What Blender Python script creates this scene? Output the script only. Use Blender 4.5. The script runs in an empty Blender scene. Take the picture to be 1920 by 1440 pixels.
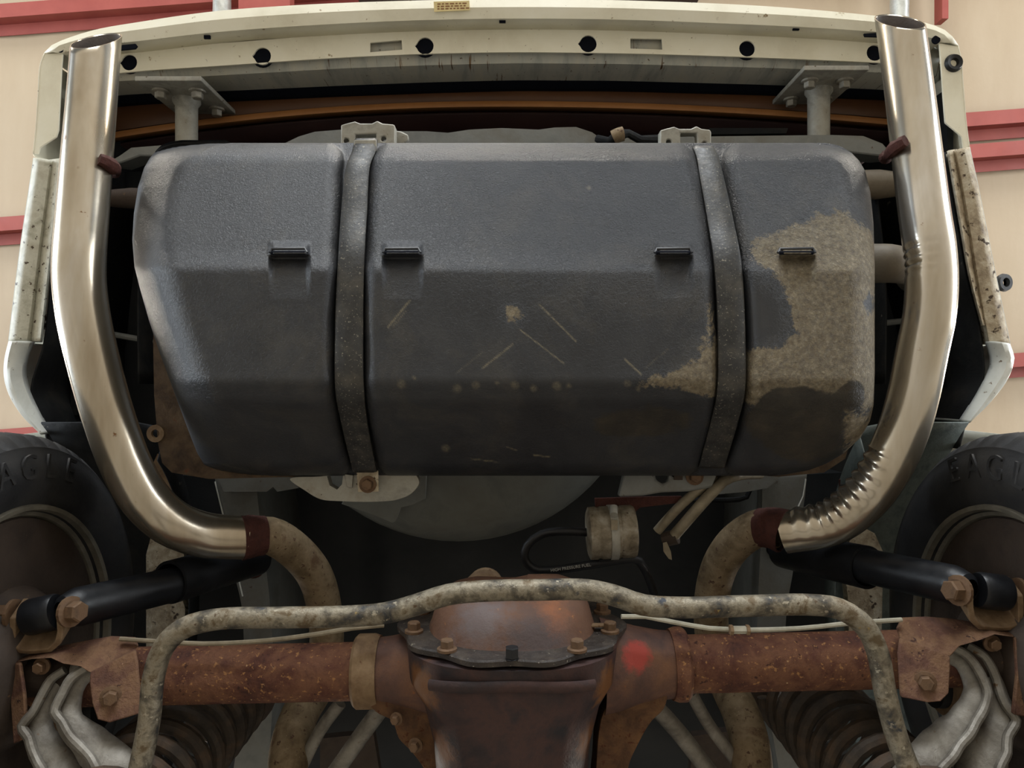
import bpy, bmesh, math, random
import numpy as np
from mathutils import Vector, Matrix, noise
random.seed(7)
F = 1400.0          # focal length in pixels of the 1920x1440 frame
CZ = 0.75           # camera height over the workshop floor
C = bpy.context.scene.collection

# ------------------------------------------------------------------ camera, world, lights, exposure
cam_d = bpy.data.cameras.new('camera'); cam = bpy.data.objects.new('camera', cam_d); C.objects.link(cam)
cam.location = (0, 0, CZ); cam.rotation_euler = (0, math.pi, 0)      # looks straight up, picture top = car's rear
cam_d.sensor_width = 36; cam_d.lens = 36 * F / 1920; cam_d.clip_start = .02
bpy.context.scene.camera = cam
w = bpy.data.worlds.new('world'); bpy.context.scene.world = w; w.use_nodes = True
bg = w.node_tree.nodes['Background']; bg.inputs[0].default_value = (.80, .90, 1.0, 1); bg.inputs[1].default_value = .10
vs = bpy.context.scene.view_settings
vs.view_transform = 'Standard'; vs.look = 'None'; vs.gamma = 1; vs.use_curve_mapping = False
vs.exposure = 0.2

def area(name, loc, target, sx, sy, power, col):
    l = bpy.data.lights.new(name, 'AREA'); l.shape = 'RECTANGLE'; l.size = sx; l.size_y = sy
    l.energy = power; l.color = col
    o = bpy.data.objects.new(name, l); C.objects.link(o); o.location = loc
    o.rotation_euler = (Vector(target) - Vector(loc)).to_track_quat('-Z', 'Y').to_euler()
    return o
for x, y in ((5.2, 4.6), (-5.2, 4.6), (5.2, -4.6), (-5.2, -4.6), (0, 6.2), (5.6, 0), (-5.6, 0)):
    area('high_bay_lamp', (x, y, 5.55), (x, y, 0), 1.2, .5, 230, (1, .93, .82))
area('added_daylight', (0, 9.5, 2.1), (0, 0, 1.6), 7, 4, 900, (.93, .97, 1))  # unseen area lights added for rear and side highlights; no doors modelled
area('added_daylight', (9.5, 1.5, 2.1), (0, 0, 1.8), 6, 4, 800, (.82, .91, 1))
area('added_daylight', (-9.5, 2.5, 2.1), (0, 0, 1.8), 6, 4, 700, (.90, .95, 1))

# ------------------------------------------------------------------ helpers
def P(px, py, d):
    """the world point that a picture position shows when it lies d metres above the camera"""
    return Vector((-(px - 960) / F * d, (720 - py) / F * d, CZ + d))
def proj(v):
    d = v[2] - CZ
    return (960 - v[0] / d * F, 720 - v[1] / d * F, d)

WL = {}
def link(o, parent, loc):
    C.objects.link(o); loc = Vector(loc); WL[o.name] = loc
    if parent is not None:
        o.parent = parent; o.location = loc - WL[parent.name]
    else: o.location = loc
    return o
def empty(name, loc, parent=None):
    o = bpy.data.objects.new(name, None); o.empty_display_size = .1
    return link(o, parent, loc)
def tag(o, label=None, cat=None, group=None, kind=None):
    if label: o['label'] = label
    if cat: o['category'] = cat
    if group: o['group'] = group
    if kind: o['kind'] = kind
    return o
def obj(name, bm, mat, parent=None, origin=None, smooth=35, label=None, bevel=0, solid=0, soff=0):
    if solid == 0: bmesh.ops.recalc_face_normals(bm, faces=bm.faces)
    if origin is None:
        xs = [v.co for v in bm.verts]
        origin = Vector([(min(c[i] for c in xs) + max(c[i] for c in xs)) / 2 for i in range(3)])
    origin = Vector(origin)
    bmesh.ops.translate(bm, verts=bm.verts, vec=-origin)
    me = bpy.data.meshes.new(name); bm.to_mesh(me); bm.free()
    me.materials.append(mat)
    if smooth:
        for p in me.polygons: p.use_smooth = True
        me.set_sharp_from_angle(angle=math.radians(smooth))
    o = bpy.data.objects.new(name, me); link(o, parent, origin)
    if solid:
        m = o.modifiers.new('thickness', 'SOLIDIFY'); m.thickness = solid; m.offset = soff
    if bevel:
        m = o.modifiers.new('edge', 'BEVEL'); m.width = bevel; m.segments = 2; m.limit_method = 'ANGLE'; m.angle_limit = math.radians(40)
    if label: o['label'] = label
    return o
def inst(o, name, loc, direction, parent, scale=1, spin=0):
    n = bpy.data.objects.new(name, o.data); link(n, parent, loc)
    n.rotation_euler = (Vector(direction).to_track_quat('Z', 'Y') @ Matrix.Rotation(spin, 3, 'Z').to_quaternion()).to_euler()
    n.scale = (scale,) * 3
    return n

def catmull(pts, step, closed=False):
    pts = [np.array(p, float) for p in pts]
    out = []
    n = len(pts)
    rng = range(n if closed else n - 1)
    for i in rng:
        p0 = pts[(i - 1) % n] if (closed or i > 0) else 2 * pts[0] - pts[1]
        p1 = pts[i]; p2 = pts[(i + 1) % n]
        p3 = pts[(i + 2) % n] if (closed or i + 2 < n) else 2 * pts[-1] - pts[-2]
        k = max(1, int(np.linalg.norm((p2 - p1)[:3]) / step))
        a = .5
        t0 = 0; t1 = t0 + max(1e-6, np.linalg.norm(p1 - p0)) ** a
        t2 = t1 + max(1e-6, np.linalg.norm(p2 - p1)) ** a; t3 = t2 + max(1e-6, np.linalg.norm(p3 - p2)) ** a
        for j in range(k):
            t = t1 + (t2 - t1) * j / k
            A1 = (t1 - t) / (t1 - t0) * p0 + (t - t0) / (t1 - t0) * p1
            A2 = (t2 - t) / (t2 - t1) * p1 + (t - t1) / (t2 - t1) * p2
            A3 = (t3 - t) / (t3 - t2) * p2 + (t - t2) / (t3 - t2) * p3
            B1 = (t2 - t) / (t2 - t0) * A1 + (t - t0) / (t2 - t0) * A2
            B2 = (t3 - t) / (t3 - t1) * A2 + (t - t1) / (t3 - t1) * A3
            out.append((t2 - t) / (t2 - t1) * B1 + (t - t1) / (t2 - t1) * B2)
    if not closed: out.append(pts[-1])
    return out
def pxpath(l, step=.02):
    """picture positions with depths -> smooth world path"""
    return [Vector(p) for p in catmull([P(*q) for q in l], step)]

def sweep(path, rad, segs=16, closed=False, caps=True, hollow=0, shear0=None, bm=None, flat=None, ripple=None, squash=1):
    """a tube along path; rad number or f(t); hollow = wall thickness; shear0 = slash cut of the first end"""
    bm = bm or bmesh.new()
    n = len(path); path = [Vector(p) for p in path]
    tan = []
    for i in range(n):
        a = path[(i - 1) % n] if (closed or i > 0) else path[i]; b = path[(i + 1) % n] if (closed or i < n - 1) else path[i]
        tan.append((b - a).normalized())
    ref = Vector((0, 0, 1)) if abs(tan[0].z) < .9 else Vector((1, 0, 0))
    u = (ref - tan[0] * ref.dot(tan[0])).normalized()
    def rings(dr):
        nonlocal u
        uu = u; rs = []
        for i in range(n):
            t = tan[i]
            uu = (uu - t * uu.dot(t)).normalized(); vv = t.cross(uu)
            r = (rad(i / (n - 1)) if callable(rad) else rad) - dr
            ring = []
            for k in range(segs):
                a = 2 * math.pi * k / segs
                off = uu * (math.cos(a) * r * squash) + vv * (math.sin(a) * r)
                p = path[i] + off
                if ripple: p = p + ripple(i, path[i], off, t)
                if shear0 is not None: p = p + t * (-shear0 * off.z * max(0, 1 - (path[i] - path[0]).length / .14))
                ring.append(bm.verts.new(p))
            rs.append(ring)
        return rs
    def skin(rs):
        m = len(rs)
        for i in range(m if closed else m - 1):
            A, B = rs[i], rs[(i + 1) % m]
            for k in range(segs):
                bm.faces.new((A[k], A[(k + 1) % segs], B[(k + 1) % segs], B[k]))
    o = rings(0); skin(o)
    if hollow:
        q = rings(hollow); skin(q)
        for e in (0, -1):
            for k in range(segs): bm.faces.new((o[e][k], o[e][(k + 1) % segs], q[e][(k + 1) % segs], q[e][k]))
    elif caps and not closed:
        bm.faces.new(o[0]); bm.faces.new(o[-1])
    return bm
def lathe(prof, origin, axis, segs=32, bm=None, rmod=None, closed=False):
    """profile of (along, radius) turned about an axis through origin"""
    bm = bm or bmesh.new(); origin = Vector(origin); ax = Vector(axis).normalized()
    ref = Vector((0, 0, 1)) if abs(ax.z) < .9 else Vector((0, 1, 0))
    u = (ref - ax * ref.dot(ax)).normalized(); v = ax.cross(u)
    R = []
    for j, (h, r) in enumerate(prof):
        if r < 1e-6: R.append([bm.verts.new(origin + ax * h)])
        else:
            R.append([bm.verts.new(origin + ax * h + (u * math.cos(2 * math.pi * k / segs) + v * math.sin(2 * math.pi * k / segs)) * (r + (rmod(j, k) if rmod else 0))) for k in range(segs)])
    m = len(R)
    for i in range(m if closed else m - 1):
        A, B = R[i], R[(i + 1) % m]
        for k in range(segs):
            a, b = A[k % len(A)], A[(k + 1) % len(A)]; c, d = B[(k + 1) % len(B)], B[k % len(B)]
            q = []
            for x in (a, b, c, d):
                if x not in q: q.append(x)
            if len(q) > 2: bm.faces.new(q)
    return bm
def poly(outline, thick, holes=(), push=(0, 0, 1)):
    """a plate: outline and holes are loops of world points, extruded along push"""
    bm = bmesh.new(); es = []
    for loop in [outline] + list(holes):
        vsx = [bm.verts.new(p) for p in loop]
        for i in range(len(vsx)): es.append(bm.edges.new((vsx[i], vsx[(i + 1) % len(vsx)])))
    bmesh.ops.triangle_fill(bm, use_beauty=True, use_dissolve=False, edges=es)
    r = bmesh.ops.extrude_face_region(bm, geom=bm.faces[:])
    bmesh.ops.translate(bm, verts=[g for g in r['geom'] if isinstance(g, bmesh.types.BMVert)], vec=Vector(push) * thick)
    return bm
def pxpoly(pts, d, thick, holes=(), smooth=0, push=(0, 0, 1)):
    dd = d if callable(d) else (lambda x, y: d)
    if smooth: pts = [tuple(p) for p in catmull(pts, smooth, True)]
    return poly([P(x, y, dd(x, y)) for x, y in pts], thick, [[P(x, y, dd(x, y)) for x, y in h] for h in holes], push)
def circ(cx, cy, rx, ry=None, n=20, nub=None):
    ry = ry or rx; out = []
    for k in range(n):
        a = 2 * math.pi * k / n
        q = 1.0
        if nub is not None and abs((a - nub + math.pi) % (2 * math.pi) - math.pi) < .3: q = 1.22
        out.append((cx + rx * q * math.cos(a), cy + ry * q * math.sin(a)))
    return out
def loft(curves, n=40, smooth=True, bm=None):
    """sheet through curves of world points"""
    bm = bm or bmesh.new(); G = []
    for c in curves:
        c = [np.array(p) for p in c]
        if smooth and len(c) > 2: c = catmull(c, .01)
        s = np.concatenate([[0], np.cumsum([np.linalg.norm(c[i + 1] - c[i]) for i in range(len(c) - 1)])]); s /= s[-1]
        A = np.array(c); t = np.linspace(0, 1, n)
        G.append([bm.verts.new([np.interp(x, s, A[:, k]) for k in range(3)]) for x in t])
    for i in range(len(G) - 1):
        for k in range(n - 1): bm.faces.new((G[i][k], G[i][k + 1], G[i + 1][k + 1], G[i + 1][k]))
    return bm
def box(c, s, bm=None, rot=None):
    bm = bm or bmesh.new()
    r = bmesh.ops.create_cube(bm, size=1)
    M = Matrix.Translation(Vector(c)) @ (rot.to_4x4() if rot else Matrix()) @ Matrix.Diagonal((*s, 1))
    bmesh.ops.transform(bm, matrix=M, verts=r['verts'])
    return bm
def up(pts, dz):
    return [Vector(p) + Vector((0, 0, dz)) for p in pts]

# ------------------------------------------------------------------ materials
def lin(c): return tuple((x / 12.92 if x <= .04045 else ((x + .055) / 1.055) ** 2.4) for x in [v / 255 for v in c])
class NT:
    def __init__(s, name):
        s.m = bpy.data.materials.new(name); s.m.use_nodes = True; s.t = s.m.node_tree
        s.b = s.t.nodes['Principled BSDF']; s.co = s.n('ShaderNodeTexCoord').outputs['Object']
    def n(s, ty, **k):
        x = s.t.nodes.new(ty)
        for a, v in k.items(): setattr(x, a, v)
        return x
    def l(s, a, b): s.t.links.new(a, b)
    def noise(s, scale, detail=5, rough=.6, dist=0, stretch=None):
        x = s.n('ShaderNodeTexNoise'); x.inputs['Scale'].default_value = scale; x.inputs['Detail'].default_value = detail
        x.inputs['Roughness'].default_value = rough; x.inputs['Distortion'].default_value = dist
        if stretch:
            mp = s.n('ShaderNodeMapping'); mp.inputs['Scale'].default_value = stretch; s.l(s.co, mp.inputs[0]); s.l(mp.outputs[0], x.inputs[0])
        else: s.l(s.co, x.inputs['Vector'])
        return x.outputs['Fac']
    def ramp(s, fac, stops):
        x = s.n('ShaderNodeValToRGB'); e = x.color_ramp.elements
        while len(e) < len(stops): e.new(.5)
        for q, (p, c) in zip(e, stops): q.position = p; q.color = (*lin(c), 1)
        s.l(fac, x.inputs[0]); return x.outputs[0]
    def rng(s, v, a, b, c=0, d=1, smooth=False):
        x = s.n('ShaderNodeMapRange'); x.interpolation_type = 'SMOOTHSTEP' if smooth else 'LINEAR'
        x.inputs[1].default_value = a; x.inputs[2].default_value = b; x.inputs[3].default_value = c; x.inputs[4].default_value = d
        s.l(v, x.inputs[0]); return x.outputs[0]
    def math(s, op, a, b=None):
        x = s.n('ShaderNodeMath', operation=op)
        for i, v in enumerate((a, b)):
            if v is None: continue
            if isinstance(v, (int, float)): x.inputs[i].default_value = v
            else: s.l(v, x.inputs[i])
        return x.outputs[0]
    def mix(s, f, a, b):
        x = s.n('ShaderNodeMix', data_type='RGBA')
        if isinstance(f, (int, float)): x.inputs[0].default_value = f
        else: s.l(f, x.inputs[0])
        for i, v in ((6, a), (7, b)):
            if isinstance(v, tuple): x.inputs[i].default_value = (*lin(v), 1)
            else: s.l(v, x.inputs[i])
        return x.outputs[2]
    def attr(s, name): return s.n('ShaderNodeAttribute', attribute_name=name).outputs['Fac']
    def bump(s, h, strength, dist=.002, prev=None):
        x = s.n('ShaderNodeBump'); x.inputs['Strength'].default_value = strength; x.inputs['Distance'].default_value = dist
        s.l(h, x.inputs['Height'])
        if prev is not None: s.l(prev, x.inputs['Normal'])
        return x.outputs[0]
    def fin(s, col=None, rough=None, metal=0, normal=None, spec=.5):
        if isinstance(col, tuple): s.b.inputs['Base Color'].default_value = (*lin(col), 1)
        elif col is not None: s.l(col, s.b.inputs['Base Color'])
        if isinstance(rough, (int, float)): s.b.inputs['Roughness'].default_value = rough
        elif rough is not None: s.l(rough, s.b.inputs['Roughness'])
        if isinstance(metal, (int, float)): s.b.inputs['Metallic'].default_value = metal
        else: s.l(metal, s.b.inputs['Metallic'])
        s.b.inputs['Specular IOR Level'].default_value = spec
        if normal is not None: s.l(normal, s.b.inputs['Normal'])
        return s.m
def mk(name, cols, scale=25, rough=(.5, .75), metal=0, bump=.3, bscale=140, spec=.4, specks=(), spots=(), stretch=None, lo=.3, hi=.7, bdist=.002):
    """cols: colours from low to high noise; specks: (noise scale, threshold, colour); spots: (local centre, radius, colour, soft)"""
    t = NT(name); n = t.noise(scale, 7, .65, .3, stretch)
    k = len(cols)
    col = t.ramp(n, [(lo + (hi - lo) * i / max(1, k - 1), c) for i, c in enumerate(cols)])
    for sk in specks:
        sc, th, c = sk[:3]
        m = t.rng(t.noise(sc, 4, .6, 0, sk[3] if len(sk) > 3 else None), th, th + .05)
        col = t.mix(m, col, c)
    for c0, r, c, soft in spots:
        vd = t.n('ShaderNodeVectorMath', operation='DISTANCE'); t.l(t.co, vd.inputs[0]); vd.inputs[1].default_value = c0
        dd = t.math('ADD', vd.outputs['Value'], t.math('MULTIPLY', t.math('SUBTRACT', t.noise(45, 6, .7), .5), r * 1.6))
        col = t.mix(t.rng(dd, r * (1 - soft), r, 1, 0), col, c)
    r = t.rng(t.noise(scale * 1.7, 4), .3, .7, rough[0], rough[1])
    nb = t.bump(t.noise(bscale, 5, .7), bump, bdist)
    return t.fin(col, r, metal, nb, spec)

M = {}
M['cream'] = mk('cream_paint', [(214, 207, 184), (230, 225, 204), (236, 232, 214)], 6, (.35, .5), bump=.05, specks=[(30, .70, (176, 160, 128)), (60, .68, (150, 132, 100)), (140, .70, (95, 75, 55))])
M['white'] = mk('white_paint', [(196, 198, 190), (226, 228, 222)], 14, (.35, .5), bump=.06, specks=[(70, .66, (120, 105, 85))])
M['flange'] = mk('dirty_flange_paint', [(150, 146, 128), (196, 194, 178), (170, 164, 146)], 30, (.45, .65), bump=.25, bscale=60, specks=[(90, .62, (72, 58, 44))])
M['muddy'] = mk('muddy_flange', [(120, 105, 84), (172, 158, 134), (205, 198, 178)], 40, (.6, .85), bump=.8, bscale=90, specks=[(70, .6, (70, 56, 42))])
M['beam'] = mk('dirty_grey_bumper_beam', [(146, 148, 142), (180, 180, 170), (192, 188, 172)], 9, (.5, .7), bump=.15, specks=[(120, .66, (92, 74, 52)), (26, .66, (112, 86, 54), (3, .25, .25)), (60, .66, (96, 70, 44), (2.5, .15, .15))], stretch=(3, 1, .6))
M['black'] = mk('black_foam_and_dark_holes', [(10, 13, 22), (18, 21, 30)], 20, (.8, .95), bump=.2, spec=.1)
M['dark'] = mk('black_undercoat', [(13, 15, 18), (22, 24, 26), (38, 37, 34)], 14, (.7, .9), bump=.8, bscale=60, spec=.25, specks=[(38, .70, (104, 100, 90))])
M['floor'] = mk('grey_floor_pan_paint', [(22, 25, 28), (31, 34, 37), (40, 42, 44)], 5, (.5, .7), bump=.2, spec=.3)
M['rail'] = mk('grey_primer_rail', [(98, 101, 100), (120, 122, 119), (106, 103, 95)], 9, (.5, .7), bump=.2, specks=[(60, .70, (80, 60, 46))])
M['rear'] = mk('brown_rear_panel', [(78, 50, 32), (96, 64, 40)], 5, (.4, .55), bump=.05)
M['maroon'] = mk('maroon_rear_panel', [(44, 26, 28), (58, 36, 34)], 8, (.5, .7), bump=.1)
M['orange'] = mk('orange_brown', [(138, 92, 50), (156, 106, 60)], 8, (.45, .6), bump=.05)
M['bracket'] = mk('grey_zinc_bracket', [(122, 120, 112), (158, 156, 146), (140, 134, 120)], 22, (.5, .7), .15, bump=.3, specks=[(90, .68, (76, 60, 44))])
M['well'] = mk('grey_spare_well', [(80, 82, 78), (100, 101, 95), (90, 89, 82)], 10, (.55, .75), bump=.15, specks=[(55, .72, (158, 154, 140))])
M['liner'] = mk('greygreen_liner', [(62, 70, 68), (88, 96, 92), (74, 78, 72)], 30, (.6, .8), bump=.9, bscale=55)
M['strap'] = mk('strap_paint', [(40, 40, 41), (56, 56, 55), (78, 75, 69)], 30, (.35, .6), .2, bump=.3, specks=[(330, .62, (128, 124, 112)), (170, .68, (120, 112, 96))])
M['flangerust'] = mk('dirty_brown_flange', [(58, 46, 36), (84, 68, 52), (104, 88, 68)], 30, (.7, .9), bump=.6, bscale=140, spec=.25, specks=[(60, .64, (96, 62, 44))])
M['rust'] = mk('rusty_axle', [(64, 41, 37), (94, 60, 48), (118, 82, 62), (88, 57, 47)], 16, (.6, .85), bump=1, bscale=160, lo=.34, hi=.66, bdist=.003, spec=.25, specks=[(150, .60, (158, 116, 76)), (75, .70, (196, 174, 142)), (90, .64, (66, 42, 36))])
M['rustbracket'] = mk('rusty_bracket', [(66, 45, 39), (94, 66, 54), (118, 90, 68), (88, 62, 50)], 22, (.7, .9), bump=1, bscale=150, spec=.25, bdist=.003, specks=[(110, .64, (128, 98, 72)), (70, .70, (190, 160, 126)), (90, .64, (64, 44, 38))])
M['tanrust'] = mk('tan_rust', [(92, 72, 54), (120, 98, 74), (140, 118, 92)], 30, (.7, .9), bump=.6, bscale=140, spec=.25, specks=[(60, .64, (96, 62, 44))])
M['orangerust'] = mk('orange_rust', [(64, 47, 37), (92, 67, 49), (114, 84, 58)], 34, (.8, .95), bump=.9, bscale=170, spec=.2, specks=[(90, .6, (80, 48, 32))])
M['bolt'] = mk('rusty_bolt', [(78, 60, 46), (108, 84, 62), (94, 70, 52)], 60, (.6, .8), .2, bump=.3)
M['zincbolt'] = mk('zinc_bolt', [(128, 124, 114), (160, 156, 144)], 60, (.45, .6), .4, bump=.2)
M['weld'] = mk('dark_red_primer', [(52, 30, 28), (74, 44, 38), (60, 36, 34)], 60, (.7, .9), bump=1, bscale=200, spec=.2)
M['oldpipe'] = mk('aluminised_pipe_rusting', [(82, 68, 50), (112, 95, 70), (136, 118, 92), (100, 78, 56)], 20, (.55, .8), .25, bump=.4, bscale=180, specks=[(110, .62, (80, 58, 42)), (240, .64, (150, 134, 106))])
M['bar'] = mk('mottled_bar', [(52, 52, 52), (92, 85, 72), (134, 126, 109), (94, 80, 59)], 34, (.35, .6), .4, bump=.6, bscale=170, lo=.34, hi=.64, specks=[(60, .68, (146, 124, 74)), (28, .66, (54, 57, 62)), (150, .62, (150, 142, 124)), (90, .64, (82, 66, 48))])
M['arm'] = mk('grey_stamped_arm', [(86, 80, 72), (124, 119, 110), (152, 148, 139)], 22, (.4, .65), .35, bump=.5, bscale=120, specks=[(40, .64, (108, 84, 60))])
M['shock'] = mk('gloss_black_damper', [(14, 15, 18), (24, 26, 30)], 18, (.28, .5), bump=.15, specks=[(60, .74, (70, 68, 64))])
M['rubber'] = mk('tyre_rubber', [(26, 26, 28), (38, 38, 39), (48, 46, 44)], 12, (.6, .8), bump=.25, bscale=200, spec=.35)
M['hose'] = mk('black_rubber_hose', [(16, 16, 18), (26, 26, 28)], 20, (.4, .6), bump=.1)
M['drum'] = mk('brown_drum', [(44, 37, 32), (64, 53, 45), (54, 45, 38)], 12, (.6, .85), .1, bump=.4, specks=[(50, .70, (100, 76, 54))])
M['rimlip'] = mk('dull_rim', [(96, 92, 82), (132, 126, 112)], 24, (.5, .7), .4, bump=.2)
M['spring'] = mk('spring_coat', [(40, 35, 30), (62, 53, 44), (84, 66, 50)], 34, (.6, .8), .1, bump=.5)
M['filter'] = mk('grimy_aluminium', [(88, 78, 62), (132, 122, 104), (166, 160, 146)], 45, (.5, .75), .3, bump=.6, bscale=200, specks=[(60, .66, (72, 56, 40))])
M['line'] = mk('dull_steel_line', [(112, 102, 84), (146, 136, 116)], 40, (.45, .65), .3, bump=.2)
M['paleline'] = mk('pale_coated_line', [(150, 146, 130), (184, 180, 164)], 40, (.4, .6), .1, bump=.15)
M['filler'] = mk('tan_filler_neck', [(84, 75, 62), (108, 98, 82)], 20, (.5, .7), bump=.2)
M['purlin'] = mk('red_oxide_paint', [(142, 66, 58), (158, 78, 68)], 4, (.5, .65), bump=.05)
M['ceiling'] = mk('vinyl_insulation', [(164, 144, 119), (173, 154, 128), (180, 162, 137)], 1.2, (.5, .65), bump=.12, bscale=3, stretch=(1, .25, 1), bdist=.02)
M['galv'] = mk('galvanised', [(168, 168, 160), (196, 196, 188), (182, 180, 170)], 16, (.35, .5), .6, bump=.1, specks=[(60, .68, (130, 122, 108))])
M['concrete'] = mk('concrete', [(126, 122, 115), (144, 140, 132)], 1.5, (.6, .8), bump=.1)
M['sticker'] = mk('tan_sticker', [(206, 186, 130), (220, 202, 150)], 30, (.5, .6), bump=.02)
M['ink'] = mk('brown_ink', [(120, 82, 50), (140, 98, 60)], 30, (.6, .7), bump=.02)
M['whiteink'] = mk('white_print', [(150, 150, 145), (170, 170, 165)], 30, (.6, .7), bump=.02)
def mk_steel():
    t = NT('brushed_stainless_tarnished')
    n = t.noise(9, 6, .6, .4, (1, .25, 1)); s = t.noise(60, 5, .6)
    col = t.ramp(n, [(.3, (154, 138, 114)), (.5, (190, 180, 162)), (.68, (216, 211, 202))])
    col = t.mix(t.rng(t.noise(34, 5, .7), .66, .72), col, (120, 84, 52))
    r = t.rng(n, .3, .7, .30, .16)
    nb = t.bump(s, .06, .001)
    return t.fin(col, r, .9, nb, .5)
M['steel'] = mk_steel()
def mk_tank():
    t = NT('moulded_black_plastic_tank')
    n = t.noise(14, 7, .65); fine = t.noise(240, 5, .65, 1.2); grain = t.noise(420, 2, .5)
    base = t.ramp(n, [(.3, (34, 36, 40)), (.55, (44, 46, 50)), (.75, (54, 55, 57))])
    base = t.mix(t.rng(t.noise(10, 9, .75, .6), .5, .8, 0, .35), base, (96, 90, 78))
    st = t.attr('dirt')
    m = t.rng(t.math('ADD', st, t.math('MULTIPLY', t.math('SUBTRACT', t.noise(42, 10, .78, .3), .5), 1.5)), .47, .57)
    m = t.math('MULTIPLY', m, t.rng(t.noise(170, 8, .8), .3, .58, .45, .97))
    tan = t.ramp(t.noise(120, 9, .8), [(.32, (82, 70, 52)), (.46, (116, 104, 82)), (.56, (136, 125, 102)), (.68, (166, 156, 134))])
    col = t.mix(m, base, tan)
    wt = t.rng(t.math('ADD', t.attr('wet'), t.math('MULTIPLY', t.math('SUBTRACT', t.noise(22, 6, .6), .5), .8)), .47, .56)
    wetcol = t.ramp(t.noise(26, 6, .65), [(.3, (32, 30, 28)), (.55, (52, 48, 41)), (.75, (70, 63, 52))])
    col = t.mix(t.math('MULTIPLY', wt, .95), col, wetcol)
    sc = t.math('MULTIPLY', t.attr('scratch'), t.rng(t.noise(260, 5, .8), .3, .75))
    col = t.mix(sc, col, (158, 148, 120))
    fl = t.rng(t.noise(330, 2, .5), .76, .80)
    col = t.mix(t.math('MULTIPLY', fl, .5), col, (130, 128, 120))
    r = t.math('ADD', t.rng(n, .3, .7, .40, .50), t.math('MULTIPLY', m, .35))
    wr = t.math('MULTIPLY', fine, t.attr('wrinkle'))
    nb = t.bump(wr, 1.0, .007, t.bump(grain, .12, .001))
    return t.fin(col, r, 0, nb, .5)
M['tank'] = mk_tank()

def bolt_mesh(name, r, h, mat, washer=True):
    bm = bmesh.new()
    prof = [(0, 0), (0, r * 1.45), (h * .22, r * 1.45), (h * .3, r * 1.05)] if washer else [(0, 0), (0, r)]
    lathe(prof + [(h * .3, 0)], (0, 0, 0), (0, 0, 1), 18, bm)
    b2 = lathe([(h * .1, 0), (h * .1, r), (h * .9, r), (h, r * .86), (h, 0)], (0, 0, 0), (0, 0, 1), 6, bm)
    bmesh.ops.recalc_face_normals(bm, faces=bm.faces)
    me = bpy.data.meshes.new(name); bm.to_mesh(me); bm.free(); me.materials.append(mat)
    class H: pass
    h_ = H(); h_.data = me; return h_
BOLT = bolt_mesh('bolt', .0085, .014, M['bolt']); ZBOLT = bolt_mesh('bolt', .0095, .014, M['zincbolt']); BIGBOLT = bolt_mesh('bolt', .012, .018, M['bolt'])

# ------------------------------------------------------------------ the setting: floor, ceiling, purlins
bm = box((0, 0, -.05), (26, 26, .1)); tag(obj('floor', bm, M['concrete'], smooth=0), 'pale concrete workshop floor', kind='structure')
CD = 5.42
bm = bmesh.new()
nx, ny = 90, 60; grid = []
for j in range(ny + 1):
    row = []
    for i in range(nx + 1):
        x = -9 + 18 * i / nx; y = -8 + 16 * j / ny
        row.append(bm.verts.new((x, y, CZ + CD + .125 - .035 * abs(math.sin(y * math.pi / 1.5)) + .012 * noise.noise(Vector((x * 3.5, y * .8, 0))))))
    grid.append(row)
for j in range(ny):
    for i in range(nx): bm.faces.new((grid[j][i], grid[j][i + 1], grid[j + 1][i + 1], grid[j + 1][i]))
tag(obj('ceiling', bm, M['ceiling'], smooth=60, solid=.08, soff=1), 'beige vinyl-faced insulation sagging between the roof purlins', kind='structure')
def purlin(c, x0, x1, name='trim_1', depth=CD - .03, w=.10, h=.11, lab=None):
    """a Z purlin along the picture line y = c - .075 x"""
    a = P(x0, c - .075 * x0, depth); b = P(x1, c - .075 * x1, depth)
    t = (b - a).normalized(); s = Vector((0, 0, 1)).cross(t)
    if s.y < 0: s = -s
    sec = [(-.5 * w, 0), (.5 * w, 0), (.5 * w, .006), (-.5 * w + .006, .006), (-.5 * w + .006, h - .006), (-.5 * w - .08, h - .006), (-.5 * w - .08, h), (-.5 * w, h)]
    bm = bmesh.new()
    A = [bm.verts.new(a + s * y + Vector((0, 0, z))) for y, z in sec]; B = [bm.verts.new(b + s * y + Vector((0, 0, z))) for y, z in sec]
    for k in range(len(sec)): bm.faces.new((A[k], A[(k + 1) % 8], B[(k + 1) % 8], B[k]))
    bm.faces.new(A); bm.faces.new(B)
    return tag(obj(name, bm, M['purlin'], smooth=0), lab, kind='structure')
purlin(20, -900, 2700, 'trim_1', lab='red roof purlin crossing above the rear bumper')
purlin(420, -900, 2700, 'trim_2', lab='red roof purlin crossing above the fuel tank')
purlin(818, -900, 2700, 'trim_3', lab='red roof purlin crossing above the tyres')
purlin(-380, -900, 2700, 'trim_4', lab='red roof purlin out beyond the bumper')
purlin(360, 1240, 2700, 'trim_5', lab='short red purlin doubling its neighbour at the lap')
bm = box(P(1765, -160, CD - .02), (.045, 1.55, .10)); tag(obj('trim_6', bm, M['purlin'], smooth=0), 'thin red brace between two purlins', kind='structure')
bm = box(P(990, -6, CD - .26), (2.3, .16, .26)); tag(obj('trim_7', bm, M['maroon'], smooth=0), 'dark red roof beam half hidden over the bumper', kind='structure')
bm = box(P(500, -8, CD - .44), (.34, .24, .10)); tag(obj('trim_8', bm, M['purlin'], smooth=0), 'bright red clip plate under the dark roof beam', kind='structure')
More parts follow.
